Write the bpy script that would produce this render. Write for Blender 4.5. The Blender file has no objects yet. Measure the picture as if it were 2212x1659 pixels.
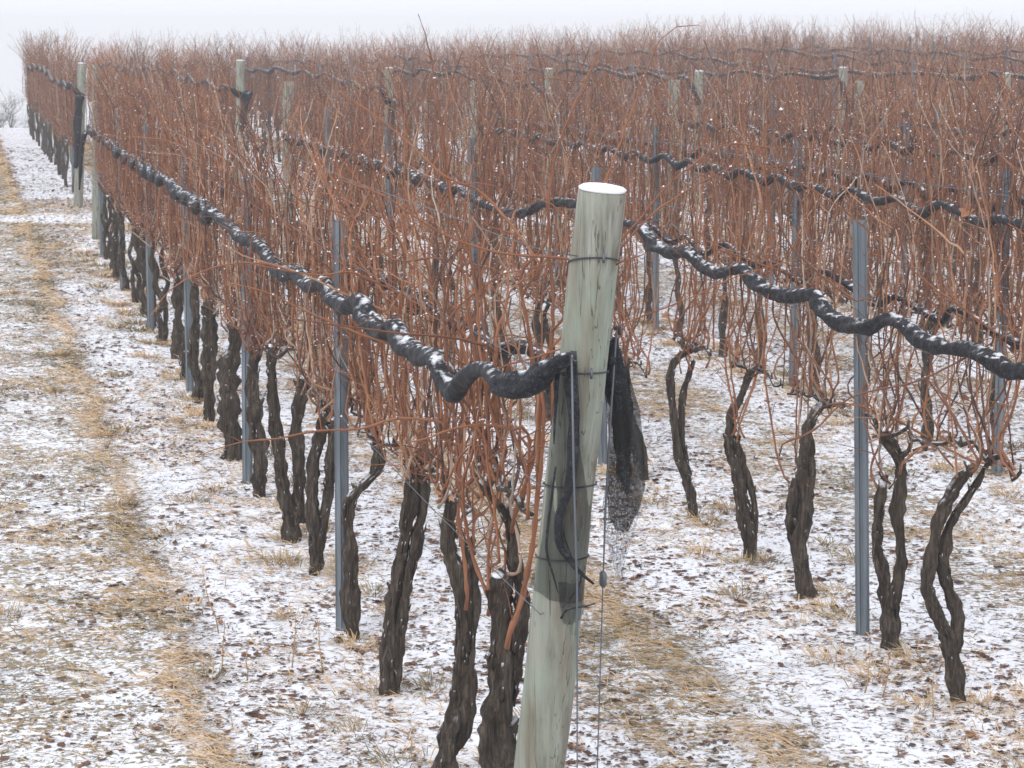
import bpy, math, random
import numpy as np
from mathutils import Vector, noise

# ------------------------------------------------------------------ camera
scene = bpy.context.scene
PITCH = 8.936
CAM = Vector((0.0, 0.0, 2.41))
cd = bpy.data.cameras.new("camera"); cam = bpy.data.objects.new("camera", cd)
scene.collection.objects.link(cam)
cam.location = CAM
cam.rotation_euler = (math.radians(90 - PITCH), 0, 0)
cd.sensor_width = 36.0; cd.lens = 36.0 * 4830 / 2212
cd.clip_start = 0.1; cd.clip_end = 2000
cd.dof.use_dof = True; cd.dof.focus_distance = 7.0; cd.dof.aperture_fstop = 20
scene.camera = cam

# ------------------------------------------------------------------ sky, sun, exposure (overcast winter day)
SUN_EL, SUN_AZ = math.radians(48), math.radians(-150)
w = bpy.data.worlds.new("World"); scene.world = w; w.use_nodes = True
nt = w.node_tree; nt.nodes.clear()
sky = nt.nodes.new('ShaderNodeTexSky'); sky.sky_type = 'NISHITA'; sky.sun_disc = False
sky.sun_elevation = SUN_EL; sky.sun_rotation = SUN_AZ; sky.dust_density = 6; sky.air_density = 1.0; sky.ozone_density = 3
hs = nt.nodes.new('ShaderNodeHueSaturation'); hs.inputs['Saturation'].default_value = 0.12
tint = nt.nodes.new('ShaderNodeMix'); tint.data_type = 'RGBA'; tint.blend_type = 'MULTIPLY'
tint.inputs['Factor'].default_value = 1.0; tint.inputs[7].default_value = (0.97, 0.98, 1.06, 1)
bg = nt.nodes.new('ShaderNodeBackground'); bg.inputs['Strength'].default_value = 0.15
out = nt.nodes.new('ShaderNodeOutputWorld')
nt.links.new(sky.outputs[0], hs.inputs['Color']); nt.links.new(hs.outputs[0], tint.inputs[6])
cloud = nt.nodes.new('ShaderNodeMix'); cloud.data_type = 'RGBA'; cloud.inputs['Factor'].default_value = 0.8   # even cloud deck over the sky
cloud.inputs[7].default_value = (4.95, 5.05, 5.4, 1)
nt.links.new(tint.outputs[2], cloud.inputs[6]); nt.links.new(cloud.outputs[2], bg.inputs[0]); nt.links.new(bg.outputs[0], out.inputs[0])
sl = bpy.data.lights.new("sun", 'SUN'); sl.energy = 0.55; sl.angle = math.radians(25); sl.color = (1.0, 0.97, 0.93)
so = bpy.data.objects.new("sun", sl); scene.collection.objects.link(so)
sdir = Vector((math.sin(SUN_AZ) * math.cos(SUN_EL), math.cos(SUN_AZ) * math.cos(SUN_EL), math.sin(SUN_EL)))
so.rotation_euler = sdir.to_track_quat('Z', 'Y').to_euler()
scene.view_settings.view_transform = 'Standard'; scene.view_settings.look = 'None'
scene.view_settings.exposure = 0.75; scene.view_settings.gamma = 1.0
scene.view_settings.use_curve_mapping = False
try:
    scene.cycles.volume_bounces = 0; scene.cycles.max_bounces = 6; scene.cycles.diffuse_bounces = 3
    scene.cycles.transparent_max_bounces = 16; scene.cycles.volume_step_rate = 5
except Exception: pass

# ------------------------------------------------------------------ frame of the vineyard
TH = math.radians(13.8007)
A = Vector((0.0795, 6.2112, 0.0))
D = Vector((-math.sin(TH), math.cos(TH), 0)); N = Vector((math.cos(TH), math.sin(TH), 0))
PR = math.radians(PITCH)
FW = Vector((0, math.cos(PR), -math.sin(PR))); UPV = Vector((0, math.sin(PR), math.cos(PR)))

def gz(x, y):
    """height of the ground"""
    z = -0.11
    if y > 50: z -= (min(y, 90) - 50) ** 2 * 0.00105 + max(0, y - 90) * 0.084
    q = (x - A.x) * N.x + (y - A.y) * N.y
    t = min(1, max(0, (q - 4) / 14)); yy = min(1, max(0, (y - 28) / 22))
    z += 0.45 * t * t * (3 - 2 * t) * yy
    if y < 24 and -0.2 < q: z -= 0.02
    z += 0.03 * noise.noise(Vector((x * 0.35, y * 0.35, 0)))
    return z

def row(u, q=0.0):
    p = A + D * u + N * q
    return Vector((p.x, p.y, gz(p.x, p.y)))

def px(p):
    v = p - CAM; dz = v.dot(FW)
    return 1106 + 4830 * v.x / dz, 829.5 - 4830 * v.dot(UPV) / dz, dz

def inframe(p, m=0.6):
    x, y, dz = px(p)
    mm = m * 4830 / max(dz, 1)
    return dz > 1 and -mm < x < 2212 + mm

# ------------------------------------------------------------------ helpers
COL = scene.collection
class MB:
    def __init__(s): s.v = []; s.f = []; s.m = []; s.t = []
    def tube(s, pts, rad, sides=6, tone=0.5, mat=0, lump=0.0, seed=0.0, cap=True, flat=1.0, ridge=None):
        n = len(pts); b = len(s.v); up = Vector((0.31, 0.17, 0.93)); px_ = None
        for i, p in enumerate(pts):
            t = (pts[min(i + 1, n - 1)] - pts[max(i - 1, 0)])
            if t.length < 1e-9: t = Vector((0, 0, 1))
            t.normalize()
            if px_ is None:
                px_ = t.cross(up)
                if px_.length < 0.1: px_ = t.cross(Vector((1, 0, 0)))
            px_ = (px_ - t * px_.dot(t)).normalized(); py_ = t.cross(px_)
            r = rad[i]
            for k in range(sides):
                a = 2 * math.pi * k / sides
                rr = r
                if lump: rr *= 1 + lump * noise.noise(Vector((math.cos(a) * 1.3 + seed, math.sin(a) * 1.3, i * 0.22)))
                if ridge: rr *= 1 + ridge * noise.noise(Vector((math.cos(a) * 3.4 + seed * 2, math.sin(a) * 3.4, i * 0.07)))
                q = p + (px_ * math.cos(a) + py_ * math.sin(a) * flat) * rr
                s.v.append((q.x, q.y, q.z)); s.t.append(tone)
        for i in range(n - 1):
            for k in range(sides):
                k2 = (k + 1) % sides
                s.f.append((b + i * sides + k, b + i * sides + k2, b + (i + 1) * sides + k2, b + (i + 1) * sides + k)); s.m.append(mat)
        if cap:
            s.f.append(tuple(b + (n - 1) * sides + k for k in range(sides))); s.m.append(mat)
            s.f.append(tuple(b + k for k in reversed(range(sides)))); s.m.append(mat)
    def octa(s, c, r, h=None, mat=1, tone=0.5):
        h = h or r; b = len(s.v)
        for q in ((r, 0, 0), (0, r, 0), (-r, 0, 0), (0, -r, 0), (0, 0, h), (0, 0, -h * 0.6)):
            s.v.append((c.x + q[0], c.y + q[1], c.z + q[2])); s.t.append(tone)
        for k in range(4):
            s.f.append((b + k, b + (k + 1) % 4, b + 4)); s.m.append(mat)
            s.f.append((b + (k + 1) % 4, b + k, b + 5)); s.m.append(mat)
    def blob(s, c, r, h, mat=1, seed=0, nu=8, nv=4):
        b = len(s.v)
        for j in range(nv + 1):
            ph = math.pi * j / nv
            for i in range(nu):
                a = 2 * math.pi * i / nu
                k = 1 + 0.35 * noise.noise(Vector((math.cos(a) + seed, math.sin(a), ph)))
                s.v.append((c.x + r * k * math.sin(ph) * math.cos(a), c.y + r * k * math.sin(ph) * math.sin(a), c.z + h * math.cos(ph))); s.t.append(0.5)
        for j in range(nv):
            for i in range(nu):
                i2 = (i + 1) % nu
                s.f.append((b + j * nu + i, b + (j + 1) * nu + i, b + (j + 1) * nu + i2, b + j * nu + i2)); s.m.append(mat)
    def mesh(s, name, mats, smooth=True):
        me = bpy.data.meshes.new(name); me.from_pydata(s.v, [], s.f)
        for m in mats: me.materials.append(m)
        me.polygons.foreach_set('material_index', s.m)
        if smooth: me.polygons.foreach_set('use_smooth', [True] * len(s.f))
        at = me.attributes.new('tone', 'FLOAT', 'POINT'); at.data.foreach_set('value', s.t)
        me.update(); return me

def link(name, me, parent=None, loc=None):
    o = bpy.data.objects.new(name, me); COL.objects.link(o)
    if parent: o.parent = parent
    if loc is not None: o.location = loc
    return o
def tag(o, label=None, cat=None, group=None, kind=None):
    if label: o['label'] = label
    if cat: o['category'] = cat
    if group: o['group'] = group
    if kind: o['kind'] = kind
    return o
def empty(name, loc, rz=0.0):
    o = bpy.data.objects.new(name, None); COL.objects.link(o); o.location = loc; o.rotation_euler = (0, 0, rz)
    o.empty_display_size = 0.1
    return o
def copy_tree(o, parent=None):
    c = o.copy(); COL.objects.link(c)
    if parent: c.parent = parent
    for ch in kids[o.name] if o.name in kids else []: copy_tree(ch, c)
    return c
kids = {}
ORD = ['first', 'second', 'third', 'fourth', 'fifth', 'sixth', 'seventh', 'eighth', 'ninth', 'tenth', 'eleventh', 'twelfth', 'thirteenth',
       'fourteenth', 'fifteenth', 'sixteenth', 'seventeenth', 'eighteenth', 'nineteenth', 'twentieth']
def ordn(i):
    if i < 20: return ORD[i]
    tens = {2: 'twenty', 3: 'thirty', 4: 'forty', 5: 'fifty'}[(i + 1) // 10]
    r = (i + 1) % 10
    return (tens + '-' + ORD[r - 1]) if r else {2: 'twentieth', 3: 'thirtieth', 4: 'fortieth', 5: 'fiftieth'}[(i + 1) // 10]

# ------------------------------------------------------------------ materials
def mat(name):
    m = bpy.data.materials.new(name); m.use_nodes = True; t = m.node_tree
    return m, t, t.nodes['Principled BSDF']
def nd(t, typ, **k):
    n = t.nodes.new(typ)
    for a, b in k.items(): setattr(n, a, b)
    return n
def ramp(t, stops, src=None, interp='LINEAR'):
    r = nd(t, 'ShaderNodeValToRGB'); r.color_ramp.interpolation = interp
    e = r.color_ramp.elements
    while len(e) < len(stops): e.new(0.5)
    for i, (p, c) in enumerate(stops):
        e[i].position = p; e[i].color = (c[0], c[1], c[2], 1) if hasattr(c, '__len__') else (c, c, c, 1)
    if src is not None: t.links.new(src, r.inputs[0])
    return r
def tnoise(t, scale, detail=3, vec=None, rough=0.55, dist=0.0):
    n = nd(t, 'ShaderNodeTexNoise'); n.inputs['Scale'].default_value = scale; n.inputs['Detail'].default_value = detail
    n.inputs['Roughness'].default_value = rough; n.inputs['Distortion'].default_value = dist
    if vec is not None: t.links.new(vec, n.inputs['Vector'])
    return n
def math_(t, op, a, b=None, clamp=False):
    n = nd(t, 'ShaderNodeMath', operation=op, use_clamp=clamp)
    for i, x in enumerate((a, b)):
        if x is None: continue
        if hasattr(x, 'links'): t.links.new(x, n.inputs[i])
        else: n.inputs[i].default_value = x
    return n.outputs[0]
def mix(t, fac, a, b):
    n = nd(t, 'ShaderNodeMix', data_type='RGBA')
    for i, x in ((0, fac), (6, a), (7, b)):
        if hasattr(x, 'links'): t.links.new(x, n.inputs[i])
        elif hasattr(x, '__len__'): n.inputs[i].default_value = (*x, 1)
        else: n.inputs[i].default_value = x
    return n.outputs[2]
def coords(t, kind='Object', scale=None):
    c = nd(t, 'ShaderNodeTexCoord').outputs[kind]
    if scale:
        m = nd(t, 'ShaderNodeMapping'); m.inputs['Scale'].default_value = scale; t.links.new(c, m.inputs[0]); c = m.outputs[0]
    return c
def bump(t, b, h, strength=0.4, dist=0.01):
    n = nd(t, 'ShaderNodeBump'); n.inputs['Strength'].default_value = strength; n.inputs['Distance'].default_value = dist
    t.links.new(h, n.inputs['Height']); t.links.new(n.outputs[0], b.inputs['Normal'])
def upmask(t, lo, hi, nscale, nlo=0.4, nhi=0.6):
    g = nd(t, 'ShaderNodeNewGeometry'); sp = nd(t, 'ShaderNodeSeparateXYZ'); t.links.new(g.outputs['Normal'], sp.inputs[0])
    u = nd(t, 'ShaderNodeMapRange'); u.inputs[1].default_value = lo; u.inputs[2].default_value = hi; t.links.new(sp.outputs[2], u.inputs[0])
    nz = tnoise(t, nscale, 3, g.outputs['Position'])
    v = nd(t, 'ShaderNodeMapRange'); v.inputs[1].default_value = nlo; v.inputs[2].default_value = nhi; t.links.new(nz.outputs[0], v.inputs[0])
    return math_(t, 'MULTIPLY', u.outputs[0], v.outputs[0])
SNOWC = (0.84, 0.86, 0.90)

def m_snow():
    m, t, b = mat('snow'); b.inputs['Base Color'].default_value = (*SNOWC, 1); b.inputs['Roughness'].default_value = 0.7
    n = tnoise(t, 40, 3, coords(t)); bump(t, b, n.outputs[0], 0.3, 0.01); return m
def m_cane():
    m, t, b = mat('cane_bark')
    a = nd(t, 'ShaderNodeAttribute', attribute_name='tone')
    oi = nd(t, 'ShaderNodeObjectInfo')
    n = tnoise(t, 9, 3, coords(t)); n2 = tnoise(t, 120, 2, coords(t, 'Object', (1, 1, 0.15)))
    s = math_(t, 'ADD', a.outputs['Fac'], math_(t, 'MULTIPLY', math_(t, 'SUBTRACT', n.outputs[0], 0.5), 0.5))
    s = math_(t, 'ADD', s, math_(t, 'MULTIPLY', math_(t, 'SUBTRACT', oi.outputs['Random'], 0.5), 0.25))
    r = ramp(t, [(0.0, (0.06, 0.03, 0.022)), (0.18, (0.15, 0.06, 0.030)), (0.42, (0.24, 0.086, 0.034)), (0.66, (0.35, 0.138, 0.055)), (0.84, (0.45, 0.27, 0.16)), (1.0, (0.40, 0.33, 0.27))], s)
    c = mix(t, math_(t, 'MULTIPLY', n2.outputs[0], 0.35), r.outputs[0], (0.10, 0.045, 0.03))
    t.links.new(c, b.inputs['Base Color']); b.inputs['Roughness'].default_value = 0.6; return m
def m_trunk():
    m, t, b = mat('vine_bark')
    co = coords(t, 'Object', (1, 1, 0.14)); n = tnoise(t, 75, 5, co, 0.75, 0.3); n2 = tnoise(t, 7, 3, coords(t))
    r = ramp(t, [(0.36, (0.008, 0.006, 0.005)), (0.47, (0.038, 0.028, 0.021)), (0.56, (0.10, 0.077, 0.059)), (0.72, (0.22, 0.18, 0.145))], n.outputs[0])
    c = mix(t, math_(t, 'MULTIPLY', n2.outputs[0], 0.5), r.outputs[0], (0.085, 0.062, 0.035))
    c = mix(t, upmask(t, 0.45, 0.75, 30, 0.45, 0.55), c, SNOWC)
    t.links.new(c, b.inputs['Base Color']); b.inputs['Roughness'].default_value = 0.9
    bump(t, b, n.outputs[0], 1.0, 0.02); return m
def m_net():
    m, t, b = mat('black_net')
    g = nd(t, 'ShaderNodeNewGeometry'); n = tnoise(t, 55, 4, g.outputs['Position']); nf = tnoise(t, 260, 2, g.outputs['Position'])
    r = ramp(t, [(0.3, (0.004, 0.004, 0.006)), (0.55, (0.012, 0.013, 0.017)), (0.75, (0.05, 0.053, 0.065))], n.outputs[0])
    fl = ramp(t, [(0.60, 0.0), (0.70, 1.0)], nf.outputs[0]); c = mix(t, math_(t, 'MULTIPLY', fl.outputs[0], 0.16), r.outputs[0], (0.5, 0.52, 0.56))
    c = mix(t, math_(t, 'MULTIPLY', upmask(t, 0.55, 0.9, 27, 0.50, 0.62), 0.8), c, SNOWC)
    t.links.new(c, b.inputs['Base Color']); b.inputs['Roughness'].default_value = 0.6; b.inputs['Specular IOR Level'].default_value = 0.25
    bump(t, b, n.outputs[0], 0.8, 0.01); return m
def m_sheer():
    m, t, b = mat('sheer_net')
    b.inputs['Base Color'].default_value = (0.012, 0.012, 0.012, 1); b.inputs['Roughness'].default_value = 0.9
    co = coords(t); wv = nd(t, 'ShaderNodeTexWave'); wv.inputs['Scale'].default_value = 95; t.links.new(co, wv.inputs[0])
    wv.bands_direction = 'Z'
    w2 = nd(t, 'ShaderNodeTexWave'); w2.inputs['Scale'].default_value = 95; w2.bands_direction = 'X'; t.links.new(co, w2.inputs[0])
    a = nd(t, 'ShaderNodeAttribute', attribute_name='tone')
    mx = math_(t, 'MAXIMUM', wv.outputs['Fac'], w2.outputs['Fac'])
    al = math_(t, 'MULTIPLY', mx, a.outputs['Fac'], True)
    t.links.new(al, b.inputs['Alpha']); return m
def m_snowy_sheer():
    m, t, b = mat('snowy_sheer_net'); co = coords(t); n = tnoise(t, 60, 4, co, 0.7)
    c = ramp(t, [(0.45, (0.02, 0.02, 0.025)), (0.56, (0.40, 0.42, 0.46))], n.outputs[0]); t.links.new(c.outputs[0], b.inputs['Base Color'])
    n2 = tnoise(t, 150, 3, co, 0.7); al = ramp(t, [(0.42, 0.05), (0.58, 0.85)], n2.outputs[0]); t.links.new(al.outputs[0], b.inputs['Alpha']); return m
def m_wood():
    m, t, b = mat('treated_pine')
    co = coords(t, 'Object', (1, 1, 0.05)); n = tnoise(t, 42, 5, co, 0.65, 0.4); n2 = tnoise(t, 3.2, 3, coords(t)); n3 = tnoise(t, 14, 4, coords(t, 'Object', (1, 1, 0.18)), 0.6)
    r = ramp(t, [(0.32, (0.10, 0.095, 0.075)), (0.42, (0.19, 0.192, 0.155)), (0.53, (0.25, 0.26, 0.215)), (0.72, (0.34, 0.345, 0.30))], n.outputs[0])
    c = mix(t, ramp(t, [(0.45, 0.0), (0.62, 0.55)], n2.outputs[0]).outputs[0], r.outputs[0], (0.26, 0.32, 0.25))
    c = mix(t, ramp(t, [(0.50, 0.0), (0.70, 0.65)], n3.outputs[0]).outputs[0], c, (0.17, 0.13, 0.09))
    cr = tnoise(t, 26, 3, coords(t, 'Object', (1, 1, 0.035)), 0.5, 0.2)      # drying cracks along the grain
    ck = math_(t, 'LESS_THAN', math_(t, 'ABSOLUTE', math_(t, 'SUBTRACT', cr.outputs[0], 0.56)), 0.006)
    c = mix(t, math_(t, 'MULTIPLY', ck, 0.75), c, (0.06, 0.05, 0.035))
    kn = nd(t, 'ShaderNodeTexVoronoi'); kn.inputs['Scale'].default_value = 6.5; t.links.new(coords(t, 'Object', (1, 1, 0.45)), kn.inputs['Vector'])
    kr = ramp(t, [(0.04, 0.75), (0.11, 0.0), (0.13, 0.28), (0.17, 0.0)], kn.outputs['Distance']); c = mix(t, kr.outputs[0], c, (0.13, 0.10, 0.065))
    t.links.new(c, b.inputs['Base Color']); b.inputs['Roughness'].default_value = 0.8
    bump(t, b, math_(t, 'SUBTRACT', n.outputs[0], ck), 0.5, 0.004); return m
def m_steel():
    m, t, b = mat('galvanised_steel')
    n = tnoise(t, 14, 4, coords(t, 'Object', (1, 1, 0.12)))
    r = ramp(t, [(0.3, (0.11, 0.13, 0.15)), (0.55, (0.19, 0.22, 0.245)), (0.75, (0.30, 0.33, 0.35))], n.outputs[0])
    t.links.new(r.outputs[0], b.inputs['Base Color']); b.inputs['Metallic'].default_value = 0.35; b.inputs['Roughness'].default_value = 0.5; return m
def m_plain(name, col, rough=0.6, metal=0.0):
    m, t, b = mat(name); b.inputs['Base Color'].default_value = (*col, 1); b.inputs['Roughness'].default_value = rough; b.inputs['Metallic'].default_value = metal
    n = tnoise(t, 30, 3, coords(t)); r = mix(t, math_(t, 'MULTIPLY', n.outputs[0], 0.5), col, tuple(x * 0.55 for x in col)); t.links.new(r, b.inputs['Base Color']); return m
def m_litter(name, stops):
    m, t, b = mat(name); a = nd(t, 'ShaderNodeAttribute', attribute_name='tone')
    r = ramp(t, stops, a.outputs['Fac']); t.links.new(r.outputs[0], b.inputs['Base Color']); b.inputs['Roughness'].default_value = 0.8
    return m
SNOW, CANE, TRUNK, NET, SHEER, SSHEER, WOOD, STEEL = m_snow(), m_cane(), m_trunk(), m_net(), m_sheer(), m_snowy_sheer(), m_wood(), m_steel()
WIRE = m_plain('wire', (0.14, 0.155, 0.175), 0.5, 0.5); DARKWIRE = m_plain('dark_wire', (0.05, 0.055, 0.06), 0.6, 0.3)
LEAF = m_litter('dead_leaf', [(0.0, (0.07, 0.035, 0.022)), (0.4, (0.17, 0.075, 0.04)), (0.75, (0.30, 0.14, 0.07)), (1.0, (0.40, 0.22, 0.12))])
GRASS = m_litter('dry_grass', [(0.0, (0.10, 0.085, 0.045)), (0.2, (0.19, 0.16, 0.075)), (0.45, (0.42, 0.29, 0.15)), (0.75, (0.56, 0.37, 0.20)), (1.0, (0.66, 0.50, 0.33))])
TIE = m_plain('green_tie', (0.05, 0.25, 0.22))

def m_ground():
    m, t, b = mat('snowy_ground')
    g = nd(t, 'ShaderNodeNewGeometry'); P = g.outputs['Position']
    def dot(vec, off):
        n = nd(t, 'ShaderNodeVectorMath', operation='DOT_PRODUCT'); t.links.new(P, n.inputs[0]); n.inputs[1].default_value = vec
        return math_(t, 'SUBTRACT', n.outputs['Value'], off)
    q = dot((N.x, N.y, 0), A.dot(N)); u = dot((D.x, D.y, 0), A.dot(D))
    wob = tnoise(t, 0.9, 3, P); qq = math_(t, 'ADD', q, math_(t, 'MULTIPLY', math_(t, 'SUBTRACT', wob.outputs[0], 0.5), 0.5))
    # grass strip of every alley
    ph = math_(t, 'MODULO', math_(t, 'ADD', math_(t, 'SUBTRACT', qq, 1.06), 213 + 1.065), 2.13)
    dc = math_(t, 'ABSOLUTE', math_(t, 'SUBTRACT', ph, 1.065))
    strip = nd(t, 'ShaderNodeMapRange'); strip.inputs[1].default_value = 0.48; strip.inputs[2].default_value = 0.25; t.links.new(dc, strip.inputs[0])
    left = nd(t, 'ShaderNodeMapRange'); left.inputs[1].default_value = -0.62; left.inputs[2].default_value = -0.78; t.links.new(qq, left.inputs[0])
    right_side = nd(t, 'ShaderNodeMapRange'); right_side.inputs[1].default_value = -0.3; right_side.inputs[2].default_value = -0.29; t.links.new(q, right_side.inputs[0])
    zone = math_(t, 'MAXIMUM', math_(t, 'MULTIPLY', strip.outputs[0], right_side.outputs[0]), left.outputs[0])
    # headland between the two blocks
    up = math_(t, 'ADD', u, math_(t, 'MULTIPLY', q, 0.245))
    def band(x, lo, hi, e=0.3):
        m1 = nd(t, 'ShaderNodeMapRange'); m1.inputs[1].default_value = lo - e; m1.inputs[2].default_value = lo + e; t.links.new(x, m1.inputs[0])
        m2 = nd(t, 'ShaderNodeMapRange'); m2.inputs[1].default_value = hi + e; m2.inputs[2].default_value = hi - e; t.links.new(x, m2.inputs[0])
        return math_(t, 'MULTIPLY', m1.outputs[0], m2.outputs[0])
    side = band(qq, -90, -0.25, 0.12)
    zone = math_(t, 'MAXIMUM', zone, math_(t, 'MULTIPLY', math_(t, 'MULTIPLY', band(up, 17.0, 24.3), side), 0.95))
    zone = math_(t, 'MAXIMUM', zone, math_(t, 'MULTIPLY', band(up, 22.6, 24.3), 0.9))
    zone = math_(t, 'MAXIMUM', zone, math_(t, 'MULTIPLY', band(up, 26.0, 28.6), 0.7))
    zone = math_(t, 'MULTIPLY', zone, math_(t, 'SUBTRACT', 1.0, math_(t, 'MULTIPLY', band(up, 24.6, 25.7, 0.15), 0.9)))
    pn = tnoise(t, 1.7, 4, P, 0.6)
    patch = nd(t, 'ShaderNodeMapRange'); patch.inputs[1].default_value = 0.36; patch.inputs[2].default_value = 0.62; t.links.new(pn.outputs[0], patch.inputs[0])
    fine = tnoise(t, 34, 6, P, 0.70, 0.6); mid = tnoise(t, 9, 4, P, 0.6)
    s = math_(t, 'ADD', math_(t, 'MULTIPLY', fine.outputs[0], 0.7), math_(t, 'MULTIPLY', mid.outputs[0], 0.3))
    # threshold for litter showing through the snow, lower inside grass zones
    th = math_(t, 'SUBTRACT', 0.537, math_(t, 'MULTIPLY', zone, math_(t, 'ADD', 0.015, math_(t, 'MULTIPLY', patch.outputs[0], 0.055))))
    yy = nd(t, 'ShaderNodeSeparateXYZ'); t.links.new(P, yy.inputs[0]); fa = nd(t, 'ShaderNodeMapRange'); fa.inputs[1].default_value = 16; fa.inputs[2].default_value = 50; t.links.new(yy.outputs[1], fa.inputs[0])
    th = math_(t, 'SUBTRACT', th, math_(t, 'MULTIPLY', math_(t, 'ADD', math_(t, 'MULTIPLY', zone, 0.08), 0.015), fa.outputs[0]))
    th = math_(t, 'SUBTRACT', th, math_(t, 'MULTIPLY', math_(t, 'SUBTRACT', 1.0, zone), math_(t, 'MULTIPLY', patch.outputs[0], 0.025)))
    mk = math_(t, 'MULTIPLY', math_(t, 'SUBTRACT', s, th), 22.0, True)
    cn = tnoise(t, 45, 3, P); hue = tnoise(t, 3, 2, P)
    dirt = ramp(t, [(0.3, (0.09, 0.05, 0.035)), (0.5, (0.20, 0.12, 0.085)), (0.7, (0.34, 0.25, 0.19))], cn.outputs[0])
    gr = ramp(t, [(0.3, (0.10, 0.08, 0.045)), (0.5, (0.27, 0.20, 0.115)), (0.7, (0.45, 0.34, 0.22))], cn.outputs[0])
    gr2 = mix(t, ramp(t, [(0.5, 0.0), (0.65, 0.6)], hue.outputs[0]).outputs[0], gr.outputs[0], (0.27, 0.23, 0.14))
    under = mix(t, zone, dirt.outputs[0], gr2)
    sn = mix(t, math_(t, 'MULTIPLY', mid.outputs[0], 0.3), SNOWC, (0.74, 0.77, 0.84))
    c = mix(t, mk, sn, under)
    t.links.new(c, b.inputs['Base Color']); b.inputs['Roughness'].default_value = 0.85
    hh = math_(t, 'SUBTRACT', math_(t, 'ADD', mid.outputs[0], math_(t, 'MULTIPLY', fine.outputs[0], 0.5)), math_(t, 'MULTIPLY', mk, 0.4))
    bump(t, b, hh, 0.6, 0.025)
    return m
GROUND = m_ground()

# ------------------------------------------------------------------ ground, one sheet
def build_ground():
    ys = list(np.arange(1.0, 30, 0.16)) + list(np.arange(30, 90, 0.8)) + list(np.arange(90, 241, 10))
    us = np.linspace(-1, 1, 121)
    V = []; F = []
    for y in ys:
        hw = 4.5 + y * 0.75
        for k in us:
            x = k * hw + 0.5
            z = gz(x, y)
            if y < 34: z += 0.012 * noise.noise(Vector((x * 5, y * 5, 3))) + 0.008 * noise.noise(Vector((x * 14, y * 14, 7)))
            V.append((x, y, z))
    w_ = len(us)
    for j in range(len(ys) - 1):
        for i in range(w_ - 1):
            a = j * w_ + i; F.append((a, a + 1, a + 1 + w_, a + w_))
    me = bpy.data.meshes.new('snowy_ground'); me.from_pydata(V, [], F); me.materials.append(GROUND)
    me.polygons.foreach_set('use_smooth', [True] * len(F))
    tag(link('ground', me), kind='structure')
build_ground()
TRUNKS1=[(-0.028,6.648,[[(-0.04,0.041,0.0682),(-0.044,0.25,0.0629),(-0.037,0.471,0.0512),(-0.034,0.647,0.0467),(-0.04,0.746,0.0523)],[(-0.009,0.368,0.0356),(0.017,0.574,0.0355),(0.031,0.691,0.0297),(0.006,0.836,0.0338),(-0.001,0.937,0.0253),(-0.079,1.037,0.014)]]),(-0.219,7.425,[[(-0.225,-0.077,0.0528),(-0.225,0.014,0.0558),(-0.193,0.13,0.0334),(-0.168,0.327,0.0349),(-0.18,0.538,0.0347),(-0.217,0.7,0.0362),(-0.21,0.837,0.0298)],[(-0.217,-0.036,0.0399),(-0.161,0.064,0.0319),(-0.146,0.278,0.0286),(-0.136,0.506,0.0316),(-0.151,0.684,0.0205)]]),(-0.469,8.445,[[(-0.467,-0.193,0.0435),(-0.484,-0.034,0.047),(-0.468,0.171,0.036),(-0.426,0.41,0.034),(-0.389,0.63,0.0357),(-0.367,0.775,0.0552)],[(-0.472,-0.146,0.0326),(-0.428,0.152,0.027),(-0.396,0.337,0.0269),(-0.347,0.575,0.0304),(-0.34,0.739,0.0356)]]),(-0.672,9.27,[[(-0.669,-0.134,0.0336),(-0.683,-0.008,0.0454),(-0.686,0.215,0.0393),(-0.694,0.416,0.0372),(-0.654,0.496,0.0313),(-0.575,0.575,0.0332),(-0.558,0.665,0.0332),(-0.59,0.784,0.0273)]]),(-0.922,10.29,[[(-0.942,-0.112,0.0372),(-0.925,0.04,0.0436),(-0.944,0.241,0.0391),(-0.919,0.462,0.0347),(-0.877,0.649,0.0367)],[(-0.921,-0.004,0.0327),(-0.87,0.241,0.0326),(-0.845,0.44,0.0304),(-0.831,0.594,0.0368)]]),(-1.101,11.018,[[(-1.101,-0.19,0.0467),(-1.121,-0.008,0.0583),(-1.153,0.182,0.0419),(-1.177,0.442,0.0417),(-1.196,0.676,0.0346),(-1.2,0.84,0.023)],[(-1.087,-0.032,0.0466),(-1.071,0.229,0.0418),(-1.08,0.442,0.0394),(-1.048,0.676,0.0393)]]),(-1.376,12.135,[[(-1.398,-0.057,0.0435),(-1.391,0.086,0.0486),(-1.412,0.32,0.0459),(-1.423,0.578,0.0432),(-1.406,0.68,0.0431)]]),(-1.662,13.3,[[(-1.69,-0.023,0.0728),(-1.7,0.176,0.0782),(-1.699,0.402,0.0724),(-1.662,0.57,0.0611),(-1.649,0.682,0.0777)]]),(-1.972,14.563,[[(-1.999,-0.005,0.0458),(-2.0,0.211,0.0579),(-1.989,0.457,0.0517),(-1.997,0.641,0.0546)]])]
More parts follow.
